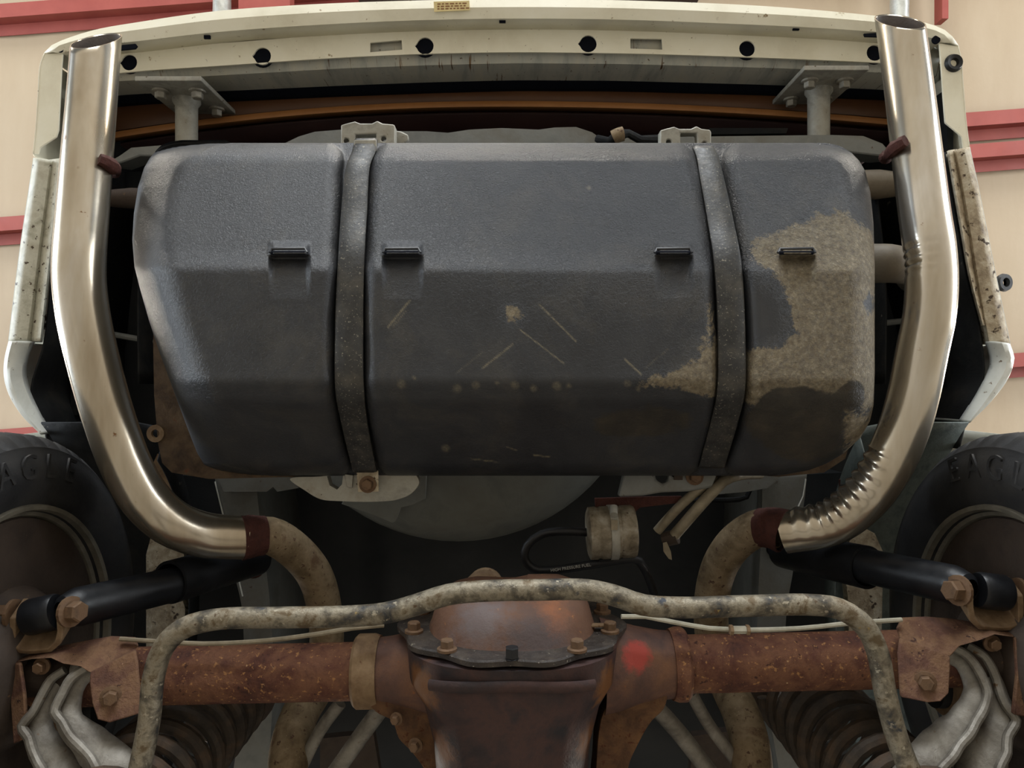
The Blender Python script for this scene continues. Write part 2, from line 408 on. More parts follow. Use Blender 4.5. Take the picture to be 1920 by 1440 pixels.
for px, lab in ((407, 'galvanised overhead pipe beyond the bumper, beside the bright red clip plate'), (1700, 'galvanised overhead pipe seamed in a spiral, beside the thin red brace')):
    r = .062
    pa = [P(px, 420, CD - .19), P(px, 100, CD - .19), P(px - 6, -700, CD - .19)]
    pa = [Vector((p.x, p.y, CZ + CD - .095)) for p in pa]
    def seam(i, c, off, t): return off.normalized() * (.002 if (i + int(10 * math.atan2(off.z, off.x))) % 7 == 0 else 0)
    o = obj('overhead_pipe', sweep(catmull(pa, .05), r, 20, ripple=seam), M['galv'])
    tag(o, lab, 'pipe', 'galvanised overhead pipes')

# ------------------------------------------------------------------ the car
car = empty('car', (0, -.39, CZ + .72))
tag(car, 'raised car seen from underneath, with black plastic fuel tank, rusty axle and twin tailpipes', 'car')

# --- body shell: floor pan, rear panel, wheelhouses, rails
fp = []
bm = bmesh.new()
def floor_z(x, y):
    z = 1.66
    z -= .035 * max(0, 1 - abs((x - .16) / .05) ** 4) * 0
    return z
g = []
for j in range(61):
    row = []
    for i in range(61):
        x = -.855 + 1.71 * i / 60; y = -2.3 + 2.76 * j / 60
        d = 1.62
        t = (x - .17) / .10; s = (y + .36) / .13                       # pressed panel in the floor
        q = max(abs(t), abs(s)); d -= .018 * max(0, min(1, (1.35 - q) / .3))
        d -= .10 * max(0, min(1, (.11 - abs(x)) / .05)) * max(0, min(1, (-.75 - y) / .2))
        row.append(bm.verts.new((x, y, CZ + d)))
    g.append(row)
for j in range(60):
    for i in range(60): bm.faces.new((g[j][i], g[j][i + 1], g[j + 1][i + 1], g[j + 1][i]))
floor_pan = obj('floor_pan', bm, M['floor'], car, solid=.004, label='dark grey pressed floor pan')
bm = box((0, .62, CZ + 1.95), (1.78, .46, .02)); obj('trunk_underside', bm, M['dark'], car)
for sx in (-1, 1):
    obj('trunk_side_panel', box((sx * .845, .255, CZ + 1.70), (.012, .63, .52)), M['dark'], car)
bm = box((0, .455, CZ + 1.79), (1.74, .012, .34)); obj('trunk_step_panel', bm, M['dark'], car)

# rear body panel crossed by a thin orange-brown strip
def rc(y0, yl, yr, d, x0=190, x1=1690):
    pts = []
    for k in range(13):
        t = k / 12; x = x0 + (x1 - x0) * t; e = (2 * t - 1) ** 2
        pts.append(P(x, y0 + e * ((yl if t < .5 else yr) - y0), d))
    return pts
top = rc(170, 204, 188, 1.575); a = rc(188, 248, 222, 1.582)
rp = obj('rear_body_panel', loft([top, a, up(a, .06), up(a, .36)], 50), M['rear'], car, solid=.006, label='dark brown rear body panel behind the bumper')
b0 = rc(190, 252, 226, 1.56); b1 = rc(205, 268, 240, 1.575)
obj('orange_strip', loft([b0, [p + Vector((0, -.004, -.006)) for p in rc(197, 260, 233, 1.567)], b1], 50), M['orange'], rp, solid=.006, label='orange-brown strip')
m0 = rc(212, 276, 250, 1.60); obj('lower_trim_panel', loft([m0, up([p + Vector((0, -.02, 0)) for p in m0], .33)], 50), M['maroon'], rp, solid=.005, label='dark maroon lower panel')

# bumper cover
lipo = [(84, 100), (98, 86), (125, 74), (180, 57), (260, 43), (400, 23), (560, 11), (760, 3), (960, 0), (1160, 2), (1400, 11), (1560, 23), (1680, 36), (1745, 47), (1780, 64), (1796, 86)]
lipi = [(118, 100), (122, 96), (140, 92), (185, 84), (260, 76), (400, 60), (560, 48), (760, 38), (960, 34), (1160, 36), (1400, 45), (1560, 53), (1680, 62), (1730, 67), (1752, 72), (1762, 80)]
DL = 1.40
Lo = [P(x, y, DL) for x, y in lipo]; Li = [P(x, y, DL) for x, y in lipi]
mid = [(a + b) / 2 + Vector((0, 0, -.006)) for a, b in zip(Lo, Li)]
out1 = [p + Vector((0, .008 * (1 if abs(p.x) < .7 else .3), .02)) + Vector((math.copysign(.008, p.x) if abs(p.x) > .7 else 0, 0, 0)) for p in Lo]
bc = obj('bumper_cover', loft([up(out1, .42), up(out1, .2), out1, Lo, mid, Li, up(Li, .012), up(Li, .044)], 90), M['cream'], car, solid=.003, label='cream plastic rear bumper cover, lower lip')
def sampl(pts, n):
    c = np.array(catmull([np.array((x, y, 0.)) for x, y in pts], 4)); s = np.concatenate([[0], np.cumsum(np.linalg.norm(np.diff(c, axis=0), axis=1))]); s /= s[-1]
    t = np.linspace(0, 1, n); return [(float(np.interp(k, s, c[:, 0])), float(np.interp(k, s, c[:, 1]))) for k in t]
st_top = sampl([(205, 101), (265, 92), (427, 80), (640, 64), (800, 57), (960, 54), (1160, 55), (1400, 63), (1600, 74), (1700, 82)], 44)
st_bot = sampl([(205, 139), (265, 133), (400, 124), (640, 108), (800, 101), (960, 98), (1160, 100), (1280, 103), (1400, 107), (1640, 117), (1700, 120)], 44)
holes = [circ(242, 117, 15, nub=math.pi), circ(492, 105, 16, nub=math.pi), circ(797, 86, 16, nub=math.pi), circ(1103, 82, 16, nub=math.pi), circ(1401, 91, 15), circ(1640, 99, 15)]
slots = [[(694, 80), (753, 75), (754, 93), (694, 98)], [(1182, 72), (1241, 73), (1242, 93), (1182, 91)]]
hs = obj('hole_strip', pxpoly(st_top + st_bot[::-1], 1.442, .004, holes + slots), M['cream'], bc, label='cream strip with round holes and two slots')
for (x, y) in ((242, 117), (492, 105), (797, 86), (1103, 82), (1401, 91), (1640, 99)):  # black discs behind the holes, added to stand in for their dark inside
    obj('dark_hole_disc', lathe([(0, 0), (0, .0215), (.004, .0215), (.004, 0)], P(x, y, 1.4465), (0, 0, 1), 20), M['black'], bc)
for (x, y) in ((388, 69), (942, 39), (1493, 53)):
    obj('clip_slot', pxpoly([(x - 6, y - 3), (x + 6, y - 3), (x + 6, y + 3), (x - 6, y + 3)], 1.405, .004), M['black'], bc, label='small dark clip slot')
for q in ([(222, 85), (254, 82), (257, 86), (253, 91), (222, 94)], [(1620, 63), (1650, 61), (1650, 69), (1622, 68)]):
    obj('trim_slot', pxpoly(q, 1.398, .004), M['black'], bc, label='dark slot in the bumper lip')
for q in ((112, 91), (1756, 74)):
    obj('corner_hole', lathe([(0, 0), (0, .0075), (.004, .0075), (.004, 0)], P(*q, 1.396), (0, 0, 1), 16), M['black'], bc, label='dark corner hole')
# side returns of the cover
sl = [(84, 100), (76, 122), (72, 180), (68, 240), (63, 288)]; sli = [(118, 98), (116, 122), (113, 180), (108, 244), (72, 289)]
def side_return(o_, i_, sgn, poly_):
    A = [P(x, y, DL) for x, y in o_]
    bm = loft([up([p + Vector((sgn * .012, 0, 0)) for p in A], .4), up([p + Vector((sgn * .010, 0, 0)) for p in A], .02), A], 30)
    obj('cover_side', bm, M['cream'], bc, solid=.003)
    obj('side_lip', pxpoly(poly_, DL, .004), M['cream'], bc, bevel=.0015)
side_return(sl, sli, 1, sl + [(72, 289), (76, 276), (106, 257), (110, 244), (113, 180), (116, 122), (118, 98)])
sr = [(1796, 86), (1801, 110), (1806, 170), (1811, 230), (1817, 277)]
side_return(sr, None, -1, sr + [(1806, 278), (1803, 256), (1772, 230), (1768, 180), (1764, 120), (1761, 80)])
obj('rubber_grommet', lathe([(.001, 0), (.001, .006), (-.006, .008), (-.008, .014), (-.002, .017), (.004, .016)], P(1787, 119, DL), (0, 0, 1), 24), M['hose'], bc, label='black rubber grommet')
st = obj('sticker', pxpoly([(813, 3), (880, 1), (881, 19), (814, 22)], 1.389, .0008), M['sticker'], bc, label='small yellowed sticker with faded print')
for r_ in range(3):
    x = 820
    while x < 874:
        wd = random.choice((4, 6, 8)); y = 6.5 + r_ * 4.6 - (x - 813) * .03
        obj('print_mark', pxpoly([(x, y), (x + wd, y - .15), (x + wd, y + 2.2), (x, y + 2.35)], 1.3886, .0002), M['ink'], st)
        x += wd + 2.5
# bumper beam, foam
def bandpts(x0, x1, f, d, n=30): return [P(x0 + (x1 - x0) * k / (n - 1), f(x0 + (x1 - x0) * k / (n - 1)), d) for k in range(n)]
def fi(xs, ys): return lambda x: float(np.interp(x, xs, ys))
beam_y = fi([140, 220, 400, 640, 800, 960, 1160, 1280, 1460, 1650, 1760], [146, 140, 126, 110, 104, 100, 102, 105, 110, 118, 124])
beam_b = fi([140, 220, 400, 640, 800, 960, 1160, 1280, 1460, 1650, 1760], [170, 162, 156, 145, 139, 135, 136, 139, 144, 152, 158])
A = bandpts(140, 1760, beam_y, 1.46); Bm = bandpts(140, 1760, lambda x: (beam_y(x) * .5 + beam_b(x) * .5), 1.468); B = bandpts(140, 1760, beam_b, 1.505)
bb = obj('bumper_beam', loft([up([p + Vector((0, .06, 0)) for p in A], .0), [p + Vector((0, .012, -.003)) for p in A], A, Bm, B, up(B, .07), up([p + Vector((0, .08, 0)) for p in B], .08)], 60), M['beam'], car, solid=.003, label='dirty grey steel bumper beam streaked with rust')
f0 = bandpts(150, 1750, lambda x: beam_b(x) - 2, 1.53); f1 = bandpts(150, 1750, lambda x: beam_b(x) + 27, 1.56)
obj('bumper_foam', loft([up([p + Vector((0, .07, 0)) for p in f0], -.0), f0, f1, up(f1, .05)], 50), M['black'], car, solid=.01, label='black gap filler behind the bumper beam')

# bumper brackets
for (x0, x1, px, py0, lab) in ((-.710, -.585, 350, 151, 0), (.55, .672, 1535, 131, 1)):
    Y = (720 - py0) / F * 1.405
    root = empty('bumper_bracket', (-(x0 + x1) / 2, Y, CZ + 1.5), car)
    bm = box((-(x0 + x1) / 2, Y + .004, CZ + 1.405 + .09), (x1 - x0, .009, .18)); obj('plate', bm, M['bracket'], root, smooth=0, bevel=.0015)
    for bx in (x0 + .028, x1 - .026):
        for dz in (.045, .14): inst(ZBOLT, 'bolt', (-bx, Y - .001, CZ + 1.405 + dz), (0, -1, 0), root, 1.15, random.random())
    xx = -(px - 960) / F * 1.5
    bm = lathe([(.0, .027), (-.006, .027), (-.014, .0215), (-.10, .0212), (-.102, .024), (-.112, .024), (-.112, 0)], (xx, Y, CZ + 1.5), (0, 1, 0), 28)
    obj('isolator_tube', bm, M['bracket'], root)
# rear crossmember
cm = pxpoly([(203, 303), (222, 292), (245, 276), (345, 268), (540, 272), (760, 262), (1000, 262), (1240, 256), (1400, 254), (1560, 252), (1620, 254), (1655, 268), (1675, 290), (1652, 292), (1560, 282), (1300, 296), (700, 300), (400, 296), (262, 292), (224, 306)], 1.46, .05)
cross = obj('rear_crossmember', cm, M['rail'], car, bevel=.003, label='grey rear crossmember behind the tank')
sp = [(535, 268), (560, 256), (590, 247), (640, 243), (760, 246), (800, 246), (840, 249), (880, 243), (940, 240), (1010, 243), (1040, 239), (1080, 238), (1110, 248), (1130, 262), (1150, 275), (900, 290), (560, 290)]
obj('floor_seam', pxpoly(sp, lambda x, y: 1.395, .004), M['rail'], car, label='torn grey seam edge of the trunk floor')
wire = obj('wire_loom', sweep(pxpath([(1120, 262, 1.40), (1142, 264, 1.385), (1158, 254, 1.38), (1178, 250, 1.385), (1200, 262, 1.39), (1235, 264, 1.40)]), lambda t: .009 + .003 * math.sin(t * 20), 10), M['dark'], car, label='taped wire loom')
obj('tape_wrap', sweep(pxpath([(1150, 258, 1.378), (1160, 253, 1.375), (1168, 251, 1.375)], .004), .0135, 12), M['oldpipe'], wire, label='tan tape wrap')
obj('body_brace', pxpoly([(1330, 240), (1478, 240), (1474, 250), (1330, 252)], 1.52, .01), M['dark'], car)
for px, py, r, nm in ((238, 372, .017, 0), (1655, 346, .024, 1)):
    bm = lathe([(-.05, r * 1.1), (-.01, r * 1.15), (.02, r), (.034, r * .9), (.034, r * .45), (.055, r * .4), (.055, 0)], P(px, py, 1.42), (1 if px < 960 else -1, 0, 0), 20)
    obj('bump_stop', bm, M['drum'] if px < 960 else M['filler'], car)
obj('filler_neck', sweep(pxpath([(1560, 490, 1.33), (1640, 494, 1.27), (1668, 494, 1.26), (1695, 502, 1.30), (1710, 512, 1.38), (1715, 520, 1.5)], .01), lambda t: .030 + .003 * math.sin(t * 9), 20), M['filler'], car, label='tan fuel filler elbow')

# quarter panels, flanges and inner walls
DQ = 1.335
def quarter(o_, i_, f0, f1, crumple_o, crumple_i, sgn, mlip):
    A = [P(x, y, DQ) for x, y in o_]
    q = obj('quarter_panel', loft([up([p + Vector((sgn * .03, 0, 0)) for p in A], .55), up([p + Vector((sgn * .008, 0, 0)) for p in A], .02), A], 50), M['white'], car, solid=.003)
    Bq = [P(x, y, DQ) for x, y in i_]
    obj('lower_lip', loft([A, [(a + b) / 2 + Vector((0, 0, -.004)) for a, b in zip(A, Bq)], Bq, up(Bq, .03)], 50), mlip, q, solid=.002)
    F0 = [P(x, y, DQ + .012) for x, y in f0]; F1 = [P(x, y, DQ - .002) for x, y in f1]
    obj('pinch_flange', loft([up(F0, .03), F0, F1, up(F1, .004)], 40), M['flange'] if sgn > 0 else M['muddy'], q, solid=.003)
    c0 = [P(x, y, DQ - .005) for x, y in crumple_o]; c1 = [P(x, y, DQ) for x, y in crumple_i]
    rows = []
    for k in range(6):
        t = k / 5
        rows.append([a.lerp(b, t) + Vector((0, 0, -.012 * math.sin(math.pi * t) + .004 * noise.noise(Vector((i * 1.3, k * 1.7, sgn))))) for i, (a, b) in enumerate(zip(c0, c1))])
    obj('crumpled_arch_edge', loft([up(rows[0], .25)] + rows + [up(rows[-1], .012)], 40), M['white'], q, solid=.002, label='bent white wheel arch edge')
    iw = [p + Vector((-sgn * .002, 0, 0)) for p in (F1 + [P(*crumple_i[-3], DQ), P(*crumple_i[-2], DQ), P(*crumple_i[-1], DQ) + Vector((0, -.05, 0))])]
    obj('inner_wall', loft([up(iw, .01), up(iw, .15), up(iw, .36)], 30), M['dark'], q, solid=.004)
    return q
quarter([(64, 296), (53, 370), (41, 450), (29, 540), (17, 640)], [(94, 300), (85, 370), (74, 450), (63, 540), (50, 640)],
        [(93, 300), (84, 370), (76, 450), (66, 540), (58, 640)], [(112, 297), (104, 370), (96, 450), (86, 540), (75, 640)],
        [(17, 640), (10, 672), (9, 705), (18, 740), (42, 780), (80, 814)], [(56, 640), (44, 672), (42, 705), (50, 735), (66, 770), (88, 812)], 1, M['flange'])
quarter([(1817, 276), (1833, 350), (1849, 430), (1867, 520), (1893, 645)], [(1792, 281), (1806, 350), (1820, 430), (1834, 520), (1856, 645)],
        [(1792, 280), (1804, 350), (1818, 430), (1832, 520), (1851, 610)], [(1779, 282), (1790, 350), (1804, 430), (1820, 520), (1843, 610)],
        [(1893, 645), (1900, 672), (1898, 692), (1884, 718), (1852, 758), (1816, 792)], [(1854, 640), (1864, 668), (1862, 690), (1852, 712), (1832, 748), (1806, 790)], -1, M['muddy'])
obj('rubber_grommet', lathe([(0, .007), (-.006, .009), (-.006, .016), (.0, .018), (.006, .016), (.006, .007)], P(1882, 530, 1.46), (.3, 0, 1), 24), M['hose'], car, label='black rubber ring on the quarter panel')
for px, py in ((88, 604), (1812, 573)):
    obj('panel_nut', lathe([(0, .004), (-.012, .006), (-.012, .012), (0, .015), (.01, .015)], P(px, py, 1.42), (0, 0, 1), 14), M['drum'], car)
AX = (-.393, 1.035)      # axle line: y, depth
for sgn in (1, -1):
    bm = bmesh.new(); R = .425; rows = []
    for j in range(28):
        a = math.radians(40 + 105 * j / 27)
        rows.append([bm.verts.new((sgn * x, AX[0] + math.cos(a) * (R + dr), CZ + AX[1] + math.sin(a) * (R + dr))) for x, dr in ((.825 if sgn > 0 else .80, .0), (.75, 0), (.66, .0), (.615, -.01), (.60, -.03), (.596, -.08))])
    for j in range(27):
        for i in range(5): bm.faces.new((rows[j][i], rows[j][i + 1], rows[j + 1][i + 1], rows[j + 1][i]))
    obj('wheelhouse', bm, M['liner'] if sgn < 0 else M['dark'], car, solid=.003, label='textured wheelhouse liner')
    A = [Vector((sgn * .905, AX[0] + .37 * math.cos(math.radians(a)), CZ + AX[1] + .37 * math.sin(math.radians(a)))) for a in range(36, 150, 6)]
    obj('wheel_arch_panel', loft([A, [Vector((sgn * .925, p.y, (p.z + CZ + 1.95) / 2)) for p in A], [Vector((sgn * .92, p.y * 1.05, CZ + 1.98)) for p in A]], 30), M['white'], car, solid=.003)
    # inner fender skirts
    pts = [(sgn * .72, .0), (sgn * .72, .20), (sgn * .70, .40)]
    A = [Vector((x, y, CZ + 1.44)) for x, y in pts]
    obj('inner_skirt', loft([up(A, .0), up(A, .22)], 16), M['dark'], car, solid=.004)
    obj('body_seam', sweep(pxpath([(205, 626, 1.50), (290, 641, 1.50)] if sgn > 0 else [(1700, 601, 1.5), (1620, 610, 1.5)]), .006, 8), M['rail'], car)

# frame rails
def rail(pts_o, pts_i, d0, d1, lab):
    A = [P(x, y, d0) for x, y in pts_o]; B = [P(x, y, d0) for x, y in pts_i]
    bm = loft([up(A, d1 - d0), up(A, .006), A, B, up(B, .006), up(B, d1 - d0)], 40)
    return obj('frame_rail', bm, M['rail'], car, solid=.003, label=lab)
lr = rail([(402, 880), (410, 930), (426, 1000), (442, 1080), (455, 1140), (458, 1250), (445, 1400), (430, 1500)], [(478, 880), (482, 930), (490, 1000), (500, 1080), (506, 1140), (512, 1250), (505, 1400), (495, 1500)], 1.38, 1.62, 'grey frame rail with a round hole')
obj('drain_hole', lathe([(0, 0), (0, .0125), (.004, .0125), (.004, 0)], P(469, 1049, 1.377), (0, 0, 1), 20), M['black'], lr, label='dark round hole')
obj('rust_stain_plate', lathe([(0, 0), (0, .022), (.003, .026), (.003, 0)], P(474, 1062, 1.3785), (0, 0, 1), 24), M['weld'], lr, label='rust stain round the hole')
rr = rail([(1512, 880), (1508, 930), (1496, 1000), (1484, 1080), (1474, 1140), (1472, 1250), (1490, 1330), (1525, 1450), (1540, 1520)], [(1428, 880), (1430, 930), (1428, 1000), (1424, 1080), (1422, 1140), (1420, 1250), (1440, 1330), (1462, 1450), (1470, 1520)], 1.38, 1.62, 'grey frame rail beside the crimped tailpipe')
obj('drain_hole', lathe([(0, 0), (0, .0125), (.004, .0125), (.004, 0)], P(1450, 1030, 1.377), (0, 0, 1), 20), M['black'], rr, label='dark round hole')
for q in ([(403, 903, 1.376), (412, 940, 1.376), (424, 985, 1.376)], [(438, 1045, 1.376), (455, 1118, 1.376)]):
    obj('rail_seam', sweep(pxpath(q), .0014, 8), M['white'], lr, label='bright pinched seam edge')
obj('rail_seam', sweep(pxpath([(1511, 898, 1.376), (1506, 930, 1.376), (1496, 952, 1.376)]), .0014, 8), M['white'], rr, label='bright pinched seam edge')
# bolt-on rail extensions and jacking braces behind the dampers
obj('frame_brace', pxpoly([(274, 1040), (282, 1010), (300, 1020), (318, 1000), (345, 1040), (346, 1095), (338, 1110), (347, 1140), (345, 1215), (274, 1215)], 1.40, .02), M['muddy'], car, label='ragged grey brace behind the damper')
obj('frame_brace', pxpoly([(1582, 1060), (1590, 1020), (1612, 985), (1640, 1000), (1656, 1035), (1653, 1190), (1592, 1190), (1590, 1120)], 1.40, .02), M['muddy'], car, label='ragged brown brace behind the damper')
obj('hanging_bracket', pxpoly([(1575, 900), (1618, 862), (1632, 880), (1622, 935), (1600, 990), (1576, 985)], 1.36, .006), M['weld'], car)
obj('hanging_bracket', pxpoly([(280, 885), (302, 835), (312, 880), (330, 900), (338, 945), (330, 960), (300, 920)], 1.36, .006), M['tanrust'], car)
obj('side_rail', pxpoly([(330, 890), (400, 896), (432, 1000), (418, 1010), (336, 960)], 1.45, .08), M['floor'], car)
obj('side_rail', pxpoly([(1508, 890), (1580, 886), (1588, 950), (1500, 1000), (1492, 980)], 1.45, .08), M['floor'], car)

# spare wheel well
bm = lathe([(0, 0), (0, .18), (.004, .25), (.018, .30), (.045, .33), (.09, .345), (.36, .35)], (.10, .055, CZ + 1.285), (0, 0, 1), 72)
well = obj('spare_wheel_well', bm, M['well'], car, label='rounded grey spare wheel well')
obj('well_gusset', pxpoly([(650, 930), (800, 888), (798, 935), (772, 948), (752, 952), (742, 978), (735, 981), (700, 966), (640, 945)], lambda x, y: 1.268, .004), M['well'], well, bevel=.001)
obj('cross_panel', pxpoly([(405, 890), (555, 893), (560, 915), (520, 922), (512, 913), (500, 922), (420, 922)], 1.36, .03), M['rail'], car)
obj('cross_panel', pxpoly([(1330, 890), (1465, 892), (1440, 915), (1400, 922), (1335, 928)], 1.36, .03), M['rail'], car)

# ------------------------------------------------------------------ fuel tank
def tank():
    NR = 246
    pys = np.linspace(268, 892, NR)
    I = lambda pts: np.interp(pys, [p[0] for p in pts], [p[1] for p in pts])
    xl = I([(268, 348), (271, 322), (276, 306), (284, 292), (296, 281), (315, 270), (350, 259), (400, 251), (450, 248), (500, 252), (540, 262), (600, 279), (660, 299), (720, 321), (780, 343), (820, 358), (850, 370), (870, 382), (882, 396), (892, 420)])
    xr = I([(268, 1548), (271, 1566), (276, 1580), (286, 1596), (300, 1610), (320, 1622), (360, 1632), (420, 1638), (500, 1640), (700, 1640), (760, 1638), (790, 1631), (820, 1614), (850, 1582), (870, 1548), (882, 1515), (892, 1460)])
    a1 = I([(268, 640), (300, 646), (330, 643), (480, 636), (600, 630), (740, 631), (800, 640), (892, 664)])
    b1 = I([(268, 708), (300, 694), (330, 690), (480, 682), (600, 678), (740, 681), (800, 692), (892, 712)])
    a2 = I([(268, 1292), (300, 1308), (330, 1318), (480, 1338), (640, 1348), (740, 1346), (800, 1336), (892, 1306)])
    b2 = I([(268, 1362), (300, 1352), (330, 1358), (400, 1372), (480, 1388), (640, 1396), (740, 1396), (800, 1384), (892, 1352)])
    base = np.interp(np.arange(200, 960), [200, 268, 300, 470, 505, 715, 750, 892, 960], [1.17, 1.135, 1.108, 1.028, 1.008, 1.000, 1.016, 1.122, 1.17])
    ker = np.hanning(29); ker /= ker.sum(); base = np.convolve(np.pad(base, 14, mode='edge'), ker, 'valid')
    D = np.interp(pys, np.arange(200, 960), base)
    cols = []; kind = []
    for (L, Rr, n, k) in ((xl, a1, 150, 0), (a1, b1, 18, -1), (b1, a2, 244, 1), (a2, b2, 18, -1), (b2, xr, 104, 2)):
        for t in np.linspace(0, 1, n, endpoint=False) if k != 2 else np.linspace(0, 1, n): cols.append(L + (Rr - L) * t); kind.append(k)
    X = np.array(cols).T; kind = np.array(kind); Y = np.repeat(pys[:, None], X.shape[1], 1)
    d = np.repeat(D[:, None], X.shape[1], 1).copy()
    def term(dist, r): return np.clip(1 - dist / r, 0, None) ** 2
    drop = np.zeros_like(X)
    for k, (L, Rr, rl, r_) in enumerate(((xl, a1, 85, 34), (b1, a2, 26, 26), (b2, xr, 34, 48))):
        sel = kind == k
        x = X[:, sel]; y = Y[:, sel]
        lt = np.clip(1 - (x - L[:, None]) / rl, 0, 1) ** 2; rt = np.clip(1 - (Rr[:, None] - x) / r_, 0, 1) ** 2
        tt = np.clip(1 - (y - 268) / 26, 0, 1) ** 2 + np.clip(1 - (892 - y) / 24, 0, 1) ** 2
        def prof(q): return 1 - np.sqrt(np.clip(1 - q, 0, 1))
        dl = (.085 if k == 0 else .032); dr = (.055 if k == 2 else .032)
        h = dl * prof(np.clip(lt + tt, 0, 1)) * (lt > 0) + dr * prof(np.clip(rt + tt, 0, 1)) * (rt > 0)
        h = np.maximum(h, .034 * prof(np.clip(tt, 0, 1)))
        drop[:, sel] = h
    drop[:, kind == -1] = .034
    d = d + drop
    # moulded pockets below the slots
    for (x0, x1) in ((503, 582), (716, 794), (1228, 1300), (1460, 1530)):
        w_ = np.clip(np.minimum(X - x0, x1 - X) / 9, 0, 1)
        bump_ = np.interp(Y, [452, 462, 476, 480, 484, 530, 560], [0, .010, .016, -.004, -.012, -.004, 0])
        d -= w_ * bump_
    # attributes in picture positions
    dirt = np.zeros_like(X)
    def blob(cx, cy, rx, ry, a): 
        global np
        return a * np.exp(-(((X - cx) / rx) ** 2 + ((Y - cy) / ry) ** 2) ** 1.3)
    for b in ((1560, 570, 100, 150, 1.0), (1600, 500, 60, 60, .7), (1520, 720, 140, 60, .8), (1420, 690, 65, 60, .75), (1600, 660, 60, 90, .5), (1500, 500, 80, 60, .4), (1330, 690, 45, 60, .7), (1270, 715, 90, 26, .65), (1330, 580, 18, 60, .45),
              (1620, 830, 60, 60, .65), (1480, 450, 90, 40, .3), (1570, 430, 60, 50, .35), (962, 590, 26, 26, .66), (850, 728, 170, 12, .25), (1430, 480, 40, 40, .35), (400, 880, 60, 10, .3), (1100, 730, 100, 14, .2)):
        dirt += blob(*b)
    dirt -= blob(1430, 590, 45, 75, .6) + blob(1600, 735, 22, 30, .7) + blob(1625, 560, 14, 50, .6) + blob(1585, 500, 14, 40, .5)
    wet = blob(1500, 800, 92, 82, 1.0) + blob(1470, 770, 60, 40, .4) + blob(1260, 790, 130, 45, .55) + blob(1150, 790, 90, 40, .35) + blob(1605, 735, 30, 34, .7)
    scr = np.zeros_like(X)
    def seg(x0, y0, x1, y1, w_, a=1):
        t = np.clip(((X - x0) * (x1 - x0) + (Y - y0) * (y1 - y0)) / ((x1 - x0) ** 2 + (y1 - y0) ** 2), 0, 1)
        q = np.hypot(X - x0 - t * (x1 - x0), Y - y0 - t * (y1 - y0))
        np.maximum(scr, a * (np.clip(1.5 - q / (w_ * .6), 0, 1) if abs(x1 - x0) > 2 else .8 * np.clip(1 - q / (w_ * 1.1), 0, 1) ** .7), out=scr)
    for s in ((727, 614, 768, 564, 2.4, .8), (737, 612, 762, 582, 1.6, .5), (905, 690, 962, 645, 2.2, .8), (1012, 572, 1080, 640, 2.2, .8), (975, 618, 1058, 682, 1.8, .8), (1172, 674, 1202, 702, 2.6, .8),
              (882, 860, 932, 866, 1.6, .7), (1000, 853, 1030, 857, 1.8, .9), (950, 838, 968, 844, 1.5, .6), (1210, 690, 1252, 655, 1.2, .4), (855, 700, 905, 660, 1.4, .3), (415, 870, 470, 884, 1.6, .3)):
        seg(*s)
    for (x, y, r) in ((752, 720, 9), (776, 708, 4), (857, 728, 9), (892, 722, 8), (932, 718, 4), (965, 722, 8), (1000, 728, 7), (1044, 724, 9), (1066, 723, 5), (1176, 719, 7), (1196, 729, 5), (1103, 352, 5), (1536, 708, 7), (1552, 700, 8), (835, 840, 8)):
        seg(x, y, x + 1, y + .5, r, .75)
    wr = np.clip(.12 + .9 * np.exp(-(((X - 1200) / 330) ** 2 + ((Y - 360) / 130) ** 2)) + .7 * np.exp(-(((X - 1470) / 130) ** 2 + ((Y - 370) / 90) ** 2)) + .3 * dirt, 0, 1)
    # ring of wall points
    dW = 1.205
    def ext(A, edge):
        A = np.pad(A, 1, mode='edge'); return A
    wx = -(X - 960) / F * d; wy = (720 - Y) / F * d
    wx = ext(wx, 0); wy = ext(wy, 0); wz = np.pad(d, 1, mode='constant', constant_values=dW)
    n0, n1 = wx.shape
    O = P(960, 600, 1.0)
    co = np.stack([wx - O.x, wy - O.y, wz + CZ - O.z], -1).reshape(-1, 3)
    idx = np.arange(n0 * n1).reshape(n0, n1)
    q = np.stack([idx[:-1, :-1], idx[1:, :-1], idx[1:, 1:], idx[:-1, 1:]], -1).reshape(-1, 4)
    me = bpy.data.meshes.new('fuel_tank')
    me.vertices.add(len(co)); me.vertices.foreach_set('co', co.ravel())
    me.loops.add(q.size); me.loops.foreach_set('vertex_index', q.ravel().astype(np.int32))
    me.polygons.add(len(q)); me.polygons.foreach_set('loop_start', (np.arange(len(q)) * 4).astype(np.int32))
    me.update(calc_edges=True)
    for nm, A in (('dirt', dirt), ('wet', wet), ('scratch', scr), ('wrinkle', wr)):
        at = me.attributes.new(nm, 'FLOAT', 'POINT'); at.data.foreach_set('value', np.pad(A, 1, mode='edge').ravel().astype(np.float32))
    me.materials.append(M['tank'])
    for p in me.polygons: p.use_smooth = True
    me.validate()
    # outward = towards the camera (down)
    if me.polygons[(n0 // 2) * (n1 - 1) + n1 // 2].normal.z > 0: me.flip_normals()
    o = bpy.data.objects.new('fuel_tank', me); link(o, car, O)
    o['label'] = 'ribbed black plastic fuel tank caked with tan mud on one end'
    return o, (lambda y: float(np.interp(y, np.arange(200, 960), base)))
tk, tank_d = tank()
fl = [(290, 560), (287, 640), (289, 740), (296, 830), (304, 868), (322, 886), (392, 898), (560, 894), (760, 888), (900, 889), (1150, 891), (1300, 884), (1460, 894), (1545, 886), (1585, 860), (1602, 800), (1600, 500), (1560, 330), (360, 330)]
obj('seam_flange', pxpoly(fl, 1.19, .006), M['flangerust'], tk, label='rusty tank seam flange')
